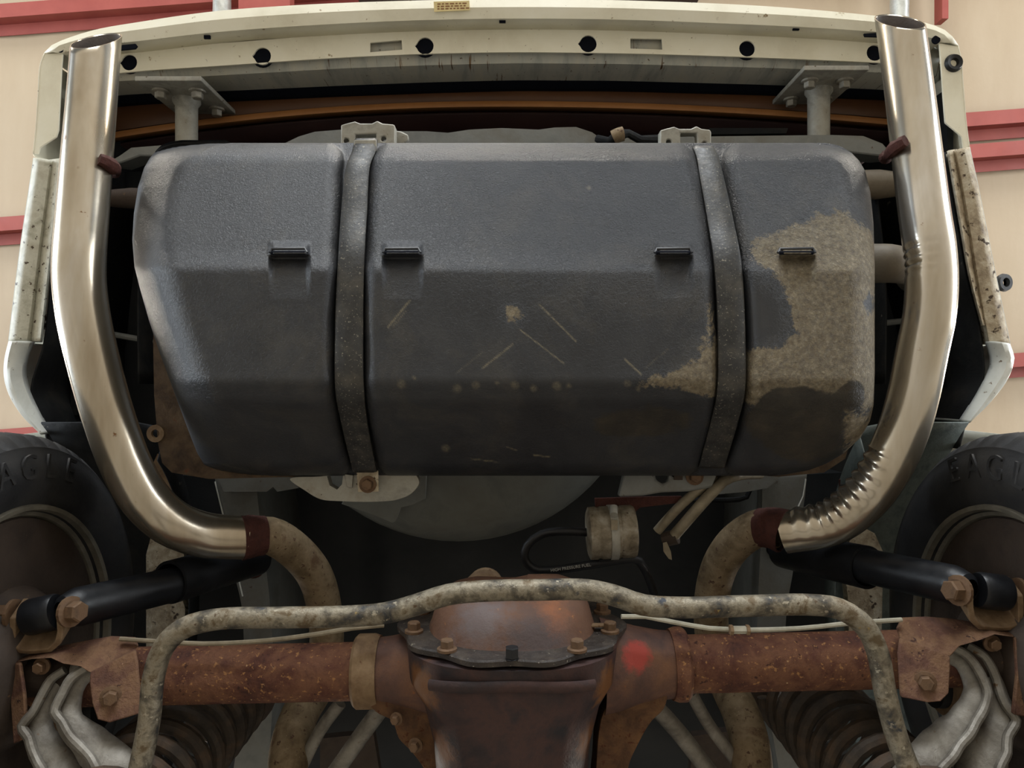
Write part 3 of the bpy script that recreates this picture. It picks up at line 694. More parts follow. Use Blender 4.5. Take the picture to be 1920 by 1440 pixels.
obj('flange_lug', lathe([(0, .0065), (0, .014), (.006, .014), (.006, .0065)], P(291, 813, 1.188), (0, 0, 1), 20, closed=True), M['tanrust'], tk)
for (x0, x1) in ((503, 582), (716, 794), (1228, 1300), (1460, 1530)):
    xm = (x0 + x1) / 2
    c = P(xm - 2, 474, tank_d(474) - .0125)
    obj('slot', sweep([c + Vector((s * .023, 0, 0)) for s in (-1, 1)], .0026, 8, squash=.8), M['black'], tk, label='dark moulded slot')
    obj('slot_lip', sweep([P(xm - 36, 474, tank_d(474) - .011), P(xm - 33, 467, tank_d(467) - .012), P(xm + 29, 466, tank_d(466) - .012), P(xm + 33, 474, tank_d(474) - .011)], .0022, 8), M['tank'], tk)

# straps
def strap(center, widths, lab):
    pts = [(x, y, tank_d(y) + dd) for x, y, dd in center]
    c = np.array(catmull([np.array(p) for p in pts], 6)); ws = np.interp(c[:, 1], [p[1] for p in center], widths)
    L = [P(x - wd / 2, y, d) for (x, y, d), wd in zip(c, ws)]; Rr = [P(x + wd / 2, y, d) for (x, y, d), wd in zip(c, ws)]
    n = len(L); bm = bmesh.new(); rows = []
    for i in range(n):
        a, b = L[i], Rr[i]; e = (b - a).normalized() * .003
        rows.append([bm.verts.new(p) for p in (a + Vector((0, 0, .004)), a, a + e + Vector((0, 0, -.002)), b - e + Vector((0, 0, -.002)), b, b + Vector((0, 0, .004)))])
    for i in range(n - 1):
        for k in range(5): bm.faces.new((rows[i][k], rows[i][k + 1], rows[i + 1][k + 1], rows[i + 1][k]))
    return obj('tank_strap', bm, M['strap'], car, solid=.002, soff=-1, label=lab)
s1 = strap([(686, 262, .01), (682, 285, .012), (672, 310, .008), (664, 400, .006), (659, 480, .006), (655, 600, .006), (656, 735, .006), (664, 790, .008), (684, 884, .012)], [38, 40, 40, 44, 44, 47, 49, 44, 40], 'black steel tank strap with flaking paint')
obj('strap_end', pxpoly([(668, 882), (709, 882), (710, 922), (671, 923)], 1.135, .003), M['muddy'], s1, bevel=.001)
inst(BIGBOLT, 'bolt', P(690, 908, 1.135), (0, 0, -1), s1, .75)
obj('strap_hook', pxpoly([(664, 262), (706, 262), (706, 290), (662, 290)], 1.138, .003), M['bracket'], s1, bevel=.001)
s2 = strap([(1318, 276, .012), (1326, 294, .012), (1334, 330, .008), (1352, 420, .006), (1364, 490, .006), (1372, 640, .006), (1370, 738, .006), (1358, 790, .008), (1334, 876, .012)], [34, 36, 40, 44, 46, 46, 47, 46, 44], 'black steel tank strap beside the muddy end')
def upper_bracket(x0, y0, x1, y1, slot, rnd, nm):
    o = [(x0, y0 + 4), (x0 + 14, y0), (x0 + 26, y0 - 3), (x0 + 36, y0 + 1), (x0 + 58, y0 + 1), (x0 + 68, y0 - 4), (x0 + 78, y0 + 1), (x1 - 2, y0 + 3), (x1, y0 + 8), (x1 - 1, y1), (x0, y1)]
    bm = pxpoly(o, lambda x, y: 1.19, .02, [slot] + [circ(a, b, 5, n=12) for a, b in rnd])
    return obj('strap_bracket', bm, M['bracket'], car, bevel=.002, label=nm)
ub = upper_bracket(639, 230, 741, 287, [(666, 252), (705, 251), (705, 270), (665, 270)], [(649, 264), (719, 260)], 'grey stamped strap bracket with two holes')
obj('bracket_ear', pxpoly([(739, 244), (752, 246), (765, 252), (766, 262), (756, 270), (741, 270)], 1.22, .01), M['bracket'], ub, bevel=.002)
upper_bracket(1238, 240, 1334, 292, [(1276, 249), (1307, 249), (1308, 268), (1276, 268)], [(1321, 270), (1254, 266)], 'grey stamped strap bracket above the muddy tank end')
# lower strap anchors
la = obj('strap_anchor', pxpoly([(543, 898), (600, 893), (680, 884), (760, 880), (776, 886), (786, 905), (772, 925), (745, 937), (700, 941), (640, 940), (600, 936), (572, 920)], 1.155, .02, [[(613, 893), (632, 890), (643, 892), (641, 908), (632, 918), (618, 910)]], smooth=6), M['bracket'], car, bevel=.006, label='pale grey strap anchor with a keyhole')
obj('anchor_clip', pxpoly([(646, 889), (662, 891), (660, 915), (650, 913)], 1.15, .004), M['bracket'], la, bevel=.001)
ra = obj('strap_anchor', pxpoly([(1170, 888), (1215, 884), (1330, 872), (1345, 890), (1335, 915), (1290, 922), (1240, 924), (1205, 930), (1160, 932)], 1.18, .02, [[(1228, 888), (1255, 884), (1254, 902), (1243, 908), (1231, 900)]]), M['rail'], car, bevel=.004, label='darker strap anchor behind the fuel lines')
inst(BIGBOLT, 'bolt', P(1302, 893, 1.178), (0, 0, -1), ra, .8)
obj('anchor_clip', pxpoly([(1264, 884), (1280, 884), (1280, 900), (1264, 900)], 1.172, .004), M['drum'], ra)

# ------------------------------------------------------------------ tailpipes
RP = .0347
def ripple_l(i, c, off, t): return Vector((0, 0, 0))
def pip(pts, rad, mat, parent, name, lab=None, hollow=.0018, shear=None, segs=32, rip=None, step=.012):
    return obj(name, sweep(pxpath(pts, step), rad, segs, hollow=hollow, shear0=shear, ripple=rip), mat, parent, label=lab, smooth=50)
TL = [(181, 76, 1.166), (173, 180, 1.144), (163, 300, 1.111), (154, 410, 1.084), (149, 480, 1.067), (149, 530, 1.062), (158, 600, 1.062), (181, 700, 1.073), (207, 790, 1.084), (236, 870, 1.095), (272, 934, 1.111), (322, 980, 1.133), (385, 1003, 1.166), (462, 1008, 1.194)]
tl = pip(TL, RP, M['steel'], car, 'tailpipe', 'polished steel tailpipe with smooth bends', shear=1.2)
def rip_r(i, c, off, t):
    px, py, d = proj(c)
    n = off.normalized(); k = Vector((0, 0, 0))
    inner = max(0, n.x)                                  # towards the middle of the car
    if 455 < py < 525: k += n * (-.0035 * (.5 + .5 * math.sin(py * .42)) * inner ** .7 * math.sin(math.pi * (py - 455) / 70))
    if py > 850 and px > 1480:
        m = Vector((.75, .65, 0)).normalized(); inn = max(0, n.dot(m))
        k += n * (.0028 * math.sin((px - py) * .20) * inn ** 1.5)
    return k
TR = [(1687, 40, 1.188), (1702, 150, 1.166), (1718, 280, 1.133), (1733, 400, 1.105), (1743, 470, 1.089), (1746, 530, 1.084), (1742, 590, 1.084), (1728, 660, 1.089), (1712, 740, 1.095), (1692, 810, 1.100), (1660, 880, 1.111), (1616, 938, 1.133), (1558, 980, 1.161), (1468, 997, 1.194)]
tr = pip(TR, RP, M['steel'], car, 'tailpipe', 'polished steel tailpipe crimped at its bends', shear=1.2, rip=rip_r, step=.004)
RO = .0302
pip([(468, 1006, 1.197), (505, 1004, 1.216), (550, 1030, 1.254), (590, 1078, 1.298), (608, 1140, 1.331), (612, 1210, 1.342), (596, 1280, 1.309), (560, 1345, 1.210), (542, 1410, 1.155), (538, 1520, 1.122)], RO, M['oldpipe'], tl, 'over_axle_pipe', 'older tan-brown rusty pipe over the axle')
pip([(1462, 992, 1.197), (1430, 988, 1.216), (1385, 1012, 1.254), (1350, 1060, 1.298), (1334, 1130, 1.331), (1338, 1210, 1.342), (1362, 1280, 1.309), (1392, 1345, 1.210), (1408, 1410, 1.155), (1412, 1520, 1.122)], RO, M['oldpipe'], tr, 'over_axle_pipe', 'older tan-brown rusty pipe over the axle')
def lump(i, c, off, t): return off.normalized() * (.0025 * noise.noise(c * 90 + off * 160))
obj('weld_collar', sweep(pxpath([(452, 1008, 1.190), (470, 1006, 1.198), (497, 1004, 1.210)], .004), lambda t: .0358 - .0050 * t, 28, hollow=.003, ripple=lump), M['weld'], tl, label='dark red-brown weld joint')
obj('weld_collar', sweep(pxpath([(1470, 996, 1.192), (1450, 990, 1.203), (1424, 989, 1.219)], .004), lambda t: .0358 - .0050 * t, 28, hollow=.003, ripple=lump), M['weld'], tr, label='dark red-brown weld joint')
obj('hanger_rod', sweep(pxpath([(186, 298, 1.084), (196, 302, 1.089), (208, 310, 1.100), (216, 318, 1.144), (212, 322, 1.210)], .005), lambda t: .0085 + .002 * math.sin(t * 9), 12, ripple=lump), M['weld'], tl, label='rusty welded hanger stub')
obj('hanger_rod', sweep(pxpath([(1698, 264, 1.100), (1684, 272, 1.111), (1668, 288, 1.144), (1660, 296, 1.210)], .005), lambda t: .0085 + .002 * math.sin(t * 9), 12, ripple=lump), M['weld'], tr, label='rusty welded hanger stub')

for pp, nm in ((tl, TL), (tr, TR)):
    pa = pxpath(nm, .012)[:14]
    pa[0] = pa[0] + (pa[1] - pa[0]) * .12
    obj('soot_lining', sweep(pa, RP - .0026, 28, hollow=.0008, shear0=1.2), M['drum'], pp, label='sooty brown inside of the pipe tip')

# ------------------------------------------------------------------ rear axle
OA = Vector((0, AX[0], CZ + AX[1]))
axle = empty('rear_axle', OA, car); axle['label'] = 'rusty solid rear axle with bulging differential cover'
YF = -.338                                             # cover flange plane
oc = Vector((0, -.45, CZ + AX[1]))
M['carrier'] = mk('dark_maroon_casting', [(36, 33, 35), (54, 47, 48), (74, 56, 53), (48, 46, 49)], 11, (.5, .75), .1, bump=.5, bscale=180, spec=.2, specks=[(46, .70, (104, 66, 50))],
    spots=[(P(795, 1285, .94) - oc, .04, (112, 76, 48), .5), (P(1150, 1290, .94) - oc, .036, (116, 78, 48), .5), (P(830, 1400, .94) - oc, .03, (98, 66, 44), .6), (P(1122, 1400, .94) - oc, .035, (112, 74, 46), .6)])
bm = bmesh.new(); secs = []
for (y, hw, hh, c, pw) in ((YF - .004, .142, .146, 1.035, 2.6), (YF - .05, .138, .142, 1.035, 2.6), (-.42, .120, .132, 1.03, 2.4), (-.47, .106, .122, 1.02, 2.3), (-.54, .100, .108, 1.015, 2.2), (-.60, .095, .095, 1.015, 2.1), (-.68, .075, .075, 1.01, 2), (-.74, .06, .06, 1.01, 2), (-.78, .055, .055, 1.01, 2)):
    ring = []
    for k in range(48):
        a = 2 * math.pi * k / 48; ca, sa = math.cos(a), math.sin(a)
        ring.append(bm.verts.new((hw * math.copysign(abs(ca) ** (2 / pw), ca), y, CZ + c + hh * math.copysign(abs(sa) ** (2 / pw), sa))))
    secs.append(ring)
for A, B in zip(secs, secs[1:]):
    for k in range(48): bm.faces.new((A[k], A[(k + 1) % 48], B[(k + 1) % 48], B[k]))
bm.faces.new(secs[0]); bm.faces.new(secs[-1])
obj('carrier', bm, M['carrier'], axle, origin=oc, label='dark maroon differential casting')
obj('parting_rib', sweep([Vector((x, YF - .022 - .004 * abs(x) / .1, CZ + AX[1] - .1455 + .02 * (x / .11) ** 4)) for x in np.linspace(-.10, .10, 14)], .007, 10, squash=.6), M['carrier'], axle)
# flange + cover
fl_o = []
bm = bmesh.new(); segs = 72; rings = []
def fr(a): return .150 + .005 * math.cos(10 * a) + .004 * math.cos(2 * a)
for (dy, k_) in ((0, .99), (0, 1), (.006, 1.0), (.008, .985), (.008, .80)):
    rings.append([bm.verts.new((fr(2 * math.pi * k / segs) * k_ * math.cos(2 * math.pi * k / segs), YF + dy, CZ + AX[1] + fr(2 * math.pi * k / segs) * k_ * math.sin(2 * math.pi * k / segs))) for k in range(segs)])
for A, B in zip(rings, rings[1:]):
    for k in range(segs): bm.faces.new((A[k], A[(k + 1) % segs], B[(k + 1) % segs], B[k]))
bm.faces.new(rings[0]); bm.faces.new(rings[-1])
M['oily'] = mk('oily_flange', [(40, 36, 34), (58, 52, 48), (80, 72, 64)], 30, (.3, .6), .15, bump=.9, bscale=150, specks=[(110, .66, (140, 132, 116)), (260, .66, (168, 162, 150))])
obj('cover_flange', bm, M['oily'], axle, label='oily bolted cover flange')
bm = bmesh.new(); rings = []
for (dy, k_) in ((.007, 1.0), (.014, .975), (.028, .94), (.044, .88), (.056, .78), (.063, .62), (.066, .42), (.067, .2)):
    ring = []
    for k in range(64):
        a = 2 * math.pi * k / 64; ca, sa = math.cos(a), math.sin(a)
        rx, rz = .114, .118
        x = rx * k_ * math.copysign(abs(ca) ** .85, ca); z = rz * k_ * math.copysign(abs(sa) ** .85, sa)
        yy = YF + dy * (1 + .10 * math.sin(2.2 * a + .6)) - .012 * max(0, math.cos(a - .75)) * (dy / .067)
        ring.append(bm.verts.new((x, yy, CZ + AX[1] + z + .004)))
    rings.append(ring)
for A, B in zip(rings, rings[1:]):
    for k in range(64): bm.faces.new((A[k], A[(k + 1) % 64], B[(k + 1) % 64], B[k]))
bm.faces.new(rings[-1])
ocv = Vector((0, YF + .035, CZ + AX[1]))
M['cover'] = mk('rust_grey_cover', [(84, 60, 50), (106, 76, 58), (94, 70, 58)], 12, (.55, .8), .1, bump=.5, bscale=150, specks=[(100, .66, (160, 108, 64))],
                spots=[(P(905, 1165, .95) - ocv, .05, (104, 92, 90), .7), (P(1010, 1195, .93) - ocv, .05, (84, 72, 70), .7), (P(1030, 1155, .97) - ocv, .035, (140, 88, 56), .7)])
obj('differential_cover', bm, M['cover'], axle, origin=ocv, label='rust-red domed differential cover')
for k in range(10):
    a = math.radians(-90 + 36 * k + (0 if k else 0))
    r = .137
    p = Vector((r * math.cos(a), YF + .008, CZ + AX[1] + r * math.sin(a)))
    if k == 0: inst(bolt_mesh('drain_plug', .0085, .014, M['hose'], False), 'drain_plug', p, (0, 1, 0), axle)
    else: inst(BOLT, 'bolt', p, (0, 1, 0), axle, 1, random.random())
obj('axle_tag', box(P(1118, 1172, 1.0), (.022, .002, .012)), M['tanrust'], axle)
# tubes, necks, collars
def ax_pt(px, d=1.035): return P(px, 1267 - 31 * (px - 280) / 1390, d)
for sgn, side in ((1, 'l'), (-1, 'r')):
    xs = (745, -60) if sgn > 0 else (1170, 1980)
    a, b = ax_pt(xs[0]), ax_pt(xs[1])
    obj('axle_tube', sweep([a, b], .0385, 40), M['rust'], axle, label='rusty red-brown axle tube')
    t = (b - a).normalized(); c0 = ax_pt(708 if sgn > 0 else 1262)
    oo = c0 - t * .05
    if sgn > 0: mt = M['tanrust']
    else: mt = M['rust']
    obj('tube_collar', lathe([(-.004, .040), (-.004, .047), (.004, .0495), (.026 if sgn > 0 else .014, .0495), (.030 if sgn > 0 else .018, .046), (.030 if sgn > 0 else .018, .0385)], c0, t, 40), mt, axle)
    c1 = c0 - t * .075
    on = (c0 + c1) / 2
    red = [(P(1196, 1230, .985) - on, .025, (158, 66, 56), .4)] if sgn < 0 else []
    M['neck' + side] = mk('casting_neck', [(66, 50, 48), (92, 66, 56), (118, 84, 62)], 16, (.6, .8), .1, bump=.6, bscale=160, specks=[(60, .66, (132, 84, 52))], spots=red)
    obj('housing_neck', lathe([(0, .044), (-.02, .046), (-.05, .052), (-.08, .060), (-.10, .064)], c0, t, 40), M['neck' + side], axle, origin=on, label='casting neck daubed with red paint' if sgn < 0 else None)
# webs
for pts, mt in (([(680, 1300), (720, 1300), (770, 1318), (815, 1345), (840, 1440), (850, 1500), (820, 1500), (800, 1450), (772, 1410), (748, 1385), (735, 1352), (705, 1335)], 'orangerust'),
                ([(1250, 1300), (1210, 1300), (1165, 1315), (1135, 1330), (1118, 1440), (1120, 1500), (1180, 1500), (1178, 1440), (1196, 1396), (1222, 1352), (1244, 1330)], 'orangerust')):
    wb = obj('casting_web', pxpoly(pts, 1.0, .05, smooth=8), M[mt], axle, bevel=.008, label='orange-rust casting web')
inst(BOLT, 'bolt', P(744, 1347, .99), (.2, 0, -1), axle, .7); inst(BOLT, 'bolt', P(780, 1396, .99), (.2, 0, -1), axle, .8)
obj('pinion_snubber', lathe([(0, 0), (0, .028), (.006, .034), (.02, .036), (.04, .03), (.06, .03)], P(908, 1116, 1.20), (0, 0, 1), 28), M['tanrust'], car, label='rusty round cap above the sway bar')
# control arm brackets on the axle
for sgn in (1, -1):
    if sgn > 0:
        inner = [(168, 1261, .9645), (210, 1241, .9745), (252, 1219, .9845), (257, 1245, .972), (264, 1338, .945), (205, 1356, .935), (182, 1350, .935), (172, 1320, .945), (167, 1280, .96)]
        web = [(22, 1240, .99), (60, 1226, 1.0), (100, 1215, 1.005), (160, 1203, 1.01), (205, 1195, 1.01), (251, 1197, 1.01), (256, 1214, 1.0), (250, 1222, .985), (168, 1262, .965), (150, 1250, .965), (118, 1245, .97), (94, 1234, .97), (60, 1236, .975), (30, 1242, .98)]
        outer = [(16, 1240, .99), (36, 1244, .975), (44, 1300, .965), (50, 1385, .955), (24, 1396, .955), (20, 1330, .97)]
    else:
        inner = [(1782, 1231, .9645), (1735, 1213, .9745), (1689, 1197, .9845), (1685, 1225, .972), (1690, 1308, .945), (1740, 1318, .935), (1765, 1316, .935), (1780, 1300, .945), (1783, 1250, .96)]
        web = [(1916, 1196, .99), (1900, 1180, 1.0), (1850, 1172, 1.005), (1790, 1162, 1.01), (1740, 1158, 1.01), (1694, 1160, 1.01), (1684, 1180, 1.0), (1690, 1200, .985), (1782, 1232, .965), (1800, 1212, .965), (1840, 1200, .97), (1866, 1190, .97), (1900, 1195, .975)]
        outer = [(1922, 1190, .99), (1904, 1196, .975), (1908, 1270, .965), (1900, 1340, .955), (1922, 1345, .955)]
    ob = obj('control_arm_bracket', poly([P(*q) for q in inner], .006), M['rustbracket'], axle, bevel=.002, label='rusty box bracket for the control arm')
    inst(BIGBOLT, 'bolt', P(208, 1306, .95) if sgn > 0 else P(1735, 1278, .95), (sgn * -.4, .1, -1), axle, .75, .4)
    obj('bracket_web', poly([P(*q) for q in web], .007), M['rustbracket'], axle, bevel=.002)
    obj('bracket_side', poly([P(*q) for q in outer], .007), M['rustbracket'], axle, bevel=.002)
    obj('bracket_back', sweep([P(*q) for q in ([(150, 1262, 1.02), (60, 1268, 1.02)] if sgn > 0 else [(1790, 1240, 1.02), (1880, 1232, 1.02)])], .03, 16), M['drum'], axle)
    inst(BOLT, 'bolt', P(80, 1248, .985) if sgn > 0 else P(1858, 1205, .985), (0, 0, -1), axle, .9)

# ------------------------------------------------------------------ lower control arms
def arm(lobes, bush, lab):
    r = empty('lower_control_arm', P(*bush[0]), car); r['label'] = lab
    for k, (cl, hw, rim) in enumerate(lobes):
        path = pxpath([(x, y, 1.0 - .012 * k - (y - 1260) * .0003) for x, y in cl], .006)
        xs = np.linspace(0, 1, len(hw)); rad = lambda t, xs=xs, hw=hw: float(np.interp(t, xs, hw)) / F
        def rough(i, c, off, t): return off * (.10 * noise.noise(c * 55)) + Vector((0, 0, .003 * noise.noise(c * 40)))
        pl = obj('arm_plate', sweep(path, rad, 20, ripple=rough, squash=.42), M['arm'], r)
        obj('rolled_rim', sweep(pxpath([(x, y, .987 - .012 * k - (y - 1260) * .0003) for x, y in rim], .006), .0062, 10, ripple=rough), M['arm'], pl)
    obj('bushing', sweep([P(*q) for q in bush], .039, 28), M['tanrust'], r, label='brown rubber bushing sleeve')
    obj('bushing_rubber', sweep([P(*bush[1]), P(*bush[1]) + (P(*bush[1]) - P(*bush[0])).normalized() * .012], .030, 24), M['hose'], r)
    return r
arm([([(150, 1252), (106, 1280), (82, 1325), (74, 1368), (98, 1420), (150, 1520)], [14, 18, 20, 30, 40, 46], [(122, 1256), (96, 1274), (76, 1308), (60, 1338), (41, 1362), (54, 1386), (62, 1412), (90, 1460), (125, 1520)]),
     ([(190, 1250), (150, 1272), (130, 1315), (132, 1350), (170, 1392), (206, 1432), (250, 1520)], [16, 18, 22, 28, 36, 42, 46], [(162, 1252), (136, 1270), (118, 1300), (103, 1336), (117, 1354), (138, 1388), (160, 1410), (176, 1432), (210, 1520)])],
    [(84, 1330, 1.06), (176, 1326, 1.06)], 'grey stamped lower control arm with torn edges')
arm([([(1790, 1214), (1838, 1240), (1868, 1300), (1874, 1350), (1846, 1420), (1830, 1540)], [14, 18, 22, 32, 42, 46], [(1812, 1210), (1842, 1228), (1866, 1266), (1884, 1320), (1907, 1352), (1890, 1384), (1888, 1410), (1870, 1450), (1872, 1540)]),
     ([(1752, 1218), (1806, 1242), (1828, 1290), (1806, 1345), (1756, 1402), (1700, 1500)], [16, 18, 20, 28, 38, 44], [(1784, 1212), (1812, 1228), (1834, 1256), (1852, 1298), (1846, 1326), (1820, 1372), (1790, 1412), (1760, 1450), (1735, 1500)])],
    [(1846, 1290, 1.06), (1764, 1286, 1.06)], 'grey stamped lower control arm with a smooth pale edge')

# ------------------------------------------------------------------ coil springs
for sgn in (1, -1):
    c0 = Vector((sgn * (.500 if sgn > 0 else .505), -.545, CZ + .90)); n = 9; pts = []
    for k in range(n * 28 + 1):
        a = 2 * math.pi * k / 28; t = k / (n * 28)
        pts.append(c0 + Vector((math.cos(a) * .068, math.sin(a) * .068, .40 * t)))
    sp_ = obj('coil_spring', sweep(pts, .0105, 10), M['spring'], car, label='brown-grey coil spring')
    obj('spring_isolator', lathe([(0, .035), (0, .05), (.04, .046), (.05, .03)], c0 + Vector((0, 0, -.01)), (0, 0, 1), 24), M['hose'], sp_)
    obj('spring_seat', lathe([(0, 0), (0, .075), (.01, .08), (.01, 0)], c0 + Vector((0, 0, .43)), (0, 0, 1), 24), M['drum'], sp_)

# ------------------------------------------------------------------ dampers
def damper(eye0, eye1, body, dust, ub, bolt_p, bolt_dir, lab):
    r = empty('shock_absorber', P(*eye0).lerp(P(*eye1), .5), car); r['label'] = lab
    B = [P(*q) for q in body]; t = (B[1] - B[0]).normalized(); L = (B[1] - B[0]).length
    obj('damper_body', lathe([(-.012, .012), (-.008, .019), (.006, .0245), (.014, .0265), (L, .0265), (L, 0)], B[0], t, 32), M['shock'], r)
    Dd = [P(*q) for q in dust]; t2 = (Dd[1] - Dd[0]).normalized(); L2 = (Dd[1] - Dd[0]).length
    obj('dust_tube', lathe([(0, .0285), (0, .033), (L2, .033), (L2, .0285)], Dd[0], t2, 32, closed=True), M['shock'], r)
    E = [P(*eye0), P(*eye1)]; te = (E[1] - E[0]).normalized(); Le = (E[1] - E[0]).length
    obj('damper_eye', lathe([(0, 0), (0, .018), (0, .0225), (.004, .024), (Le - .004, .024), (Le, .0225), (Le, .018), (Le, 0)], E[0], te, 28), M['shock'], r, label='black bushing eye')
    path = pxpath(ub, .01); n = len(path); bm = bmesh.new(); rows = []
    for i, p in enumerate(path):
        a = path[max(0, i - 1)]; b = path[min(n - 1, i + 1)]; tt = (b - a).normalized()
        wv = Vector((0, 1, 0)).cross(tt); sd = Vector((0, .55, .83)); nn = tt.cross(sd).normalized() * .004; sd = sd * .017
        rows.append([bm.verts.new(p + q) for q in (sd + nn, sd - nn, -sd - nn, -sd + nn)])
    for A, B_ in zip(rows, rows[1:]):
        for k in range(4): bm.faces.new((A[k], A[(k + 1) % 4], B_[(k + 1) % 4], B_[k]))
    bm.faces.new(rows[0]); bm.faces.new(rows[-1])
    obj('damper_bracket', bm, M['tanrust'], r, bevel=.0015, label='rusty U-shaped bracket')
    for p, dr in zip(bolt_p, bolt_dir): inst(BIGBOLT, 'bolt', P(*p), dr, r, 1.15, .3)
damper((52, 1158, 1.0), (108, 1146, 1.0), [(128, 1142, 1.0), (335, 1094, 1.16)], [(318, 1092, 1.145), (480, 1044, 1.34)],
       [(36, 1140, 1.0), (36, 1170, 1.0), (34, 1194, 1.0), (50, 1202, 1.0), (80, 1203, 1.0), (105, 1200, 1.0), (120, 1186, 1.0), (124, 1164, 1.0), (122, 1138, 1.0)],
       [(130, 1147, .985), (28, 1152, 1.0)], [(-1, .1, -.35), (1, 0, 0)], 'black shock absorber with a dull dusty bushing')
damper((1886, 1112, 1.0), (1832, 1106, 1.0), [(1806, 1100, 1.0), (1610, 1058, 1.16)], [(1626, 1064, 1.145), (1470, 1030, 1.34)],
       [(1900, 1098, 1.0), (1902, 1130, 1.0), (1900, 1154, 1.0), (1880, 1160, 1.0), (1850, 1160, 1.0), (1826, 1158, 1.0), (1812, 1144, 1.0), (1808, 1120, 1.0), (1808, 1098, 1.0)],
       [(1800, 1107, .985), (1908, 1112, 1.0)], [(1, .1, -.35), (-1, 0, 0)], 'black shock absorber with a glossy clean bushing')

# ------------------------------------------------------------------ sway bar, lines, upper arms
obj('anti_roll_bar', sweep(pxpath([(235, 1560, .85), (262, 1440, .86), (280, 1350, .865), (288, 1270, .87), (306, 1215, .87), (340, 1180, .87), (400, 1162, .87), (520, 1158, .87), (640, 1156, .87), (720, 1150, .87), (780, 1134, .87), (840, 1115, .87), (910, 1108, .87), (1010, 1106, .87), (1100, 1106, .87), (1150, 1116, .87), (1205, 1134, .87), (1270, 1139, .87), (1400, 1136, .87), (1520, 1134, .87), (1575, 1142, .87), (1622, 1175, .87), (1646, 1225, .87), (1660, 1300, .865), (1684, 1390, .86), (1712, 1460, .85), (1750, 1560, .84)], .01), .0124, 22), M['bar'], car, label='mottled grey-brown anti-roll bar arching over the cover')
obj('brake_line', sweep(pxpath([(1165, 1156, .98), (1210, 1156, .985), (1260, 1166, .99), (1330, 1178, .99), (1385, 1181, .99), (1500, 1178, .99), (1600, 1168, .99), (1690, 1162, 1.0)]), .0032, 8), M['paleline'], car, label='thin pale brake line')
bl = obj('line_union', sweep([P(1370, 1181, .985), P(1404, 1181, .985)], .0052, 6), M['paleline'], car)
for px in (1371, 1402): obj('union_nut', sweep([P(px - 3, 1181, .984), P(px + 3, 1181, .984)], .0068, 6), M['tanrust'], bl)
obj('brake_line', sweep(pxpath([(225, 1198, 1.0), (300, 1203, 1.0), (380, 1207, 1.0), (500, 1201, .995), (600, 1188, .99), (660, 1178, .99), (720, 1172, 1.0)]), .0032, 8), M['line'], car, label='thin dull brake line')
for pts in ([(638, 1318, 1.12), (600, 1370, 1.14), (560, 1450, 1.16)], [(722, 1318, 1.12), (680, 1375, 1.14), (620, 1460, 1.16)], [(1222, 1318, 1.12), (1270, 1370, 1.14), (1340, 1460, 1.16)], [(1296, 1300, 1.12), (1330, 1360, 1.14), (1390, 1440, 1.16)]):
    obj('upper_control_arm', sweep(pxpath(pts, .02), .0095 if pts[0][0] in (638, 1296) else .013, 12, squash=.7), M['arm'], car)
obj('tunnel_plate', pxpoly([(600, 1385), (700, 1375), (720, 1500), (600, 1500)], 1.4, .02), M['drum'], car)
obj('tunnel_plate', pxpoly([(1300, 1380), (1380, 1370), (1390, 1500), (1290, 1500)], 1.4, .02), M['drum'], car)

# ------------------------------------------------------------------ fuel filter and lines
ff = empty('fuel_filter', P(1148, 998, 1.18), car); ff['label'] = 'grimy aluminium fuel filter in a clamp'
a, b = P(1101, 1000, 1.18), P(1192, 996, 1.18); t = (b - a).normalized(); L = (b - a).length
obj('canister', lathe([(.0, 0), (.0, .034), (.003, .041), (.014, .0415), (.018, .040), (.022, .0415), (L * .62, .0415), (L * .66, .040), (L * .7, .0415), (L - .006, .0415), (L - .002, .039), (L, .03), (L, 0)], a, t, 40), M['filter'], ff)
obj('hose_clamp', lathe([(L * .44, .0418), (L * .44, .0432), (L * .60, .0432), (L * .60, .0418)], a, t, 40, closed=True), M['bracket'], ff)
obj('clamp_screw', sweep([P(1151, 950, 1.15), P(1151, 965, 1.14)], .006, 12), M['galv'], ff)
obj('clamp_teeth', pxpoly([(1146, 975), (1158, 975), (1158, 994), (1146, 994)], 1.133, .003), M['line'], ff)
obj('filter_bracket', pxpoly([(1115, 934), (1210, 931), (1278, 930), (1282, 942), (1200, 952), (1190, 962), (1130, 956), (1116, 950)], 1.2, .004), M['weld'], ff, bevel=.001, label='dark rusty filter bracket')
obj('bracket_foot', pxpoly([(1122, 1046), (1190, 1042), (1192, 1050), (1124, 1054)], 1.165, .03), M['dark'], ff)
fh = obj('fuel_hose', sweep(pxpath([(1100, 998, 1.19), (1060, 996, 1.19), (1015, 1002, 1.20), (988, 1024, 1.20), (984, 1048, 1.20), (1000, 1066, 1.20), (1040, 1068, 1.19), (1100, 1060, 1.18), (1190, 1048, 1.17), (1205, 1062, 1.19), (1216, 1084, 1.22), (1226, 1112, 1.26)], .01), .0068, 14), M['hose'], car, label='black rubber fuel hose with white print')
obj('fuel_line', sweep(pxpath([(1232, 996, 1.21), (1262, 962, 1.20), (1300, 926, 1.19), (1340, 900, 1.20), (1385, 888, 1.24), (1420, 886, 1.28)]), .0078, 12), M['line'], car, label='grey-tan fuel line ending at a connector')
f2 = obj('fuel_line', sweep(pxpath([(1264, 1004, 1.20), (1290, 974, 1.19), (1325, 934, 1.18), (1356, 902, 1.19), (1388, 890, 1.22), (1425, 888, 1.26)]), .0092, 12), M['line'], car, label='thicker grey-tan fuel line')
obj('line_connector', sweep([P(1244, 1012, 1.21), P(1270, 1006, 1.2)], .012, 10), M['drum'], f2)
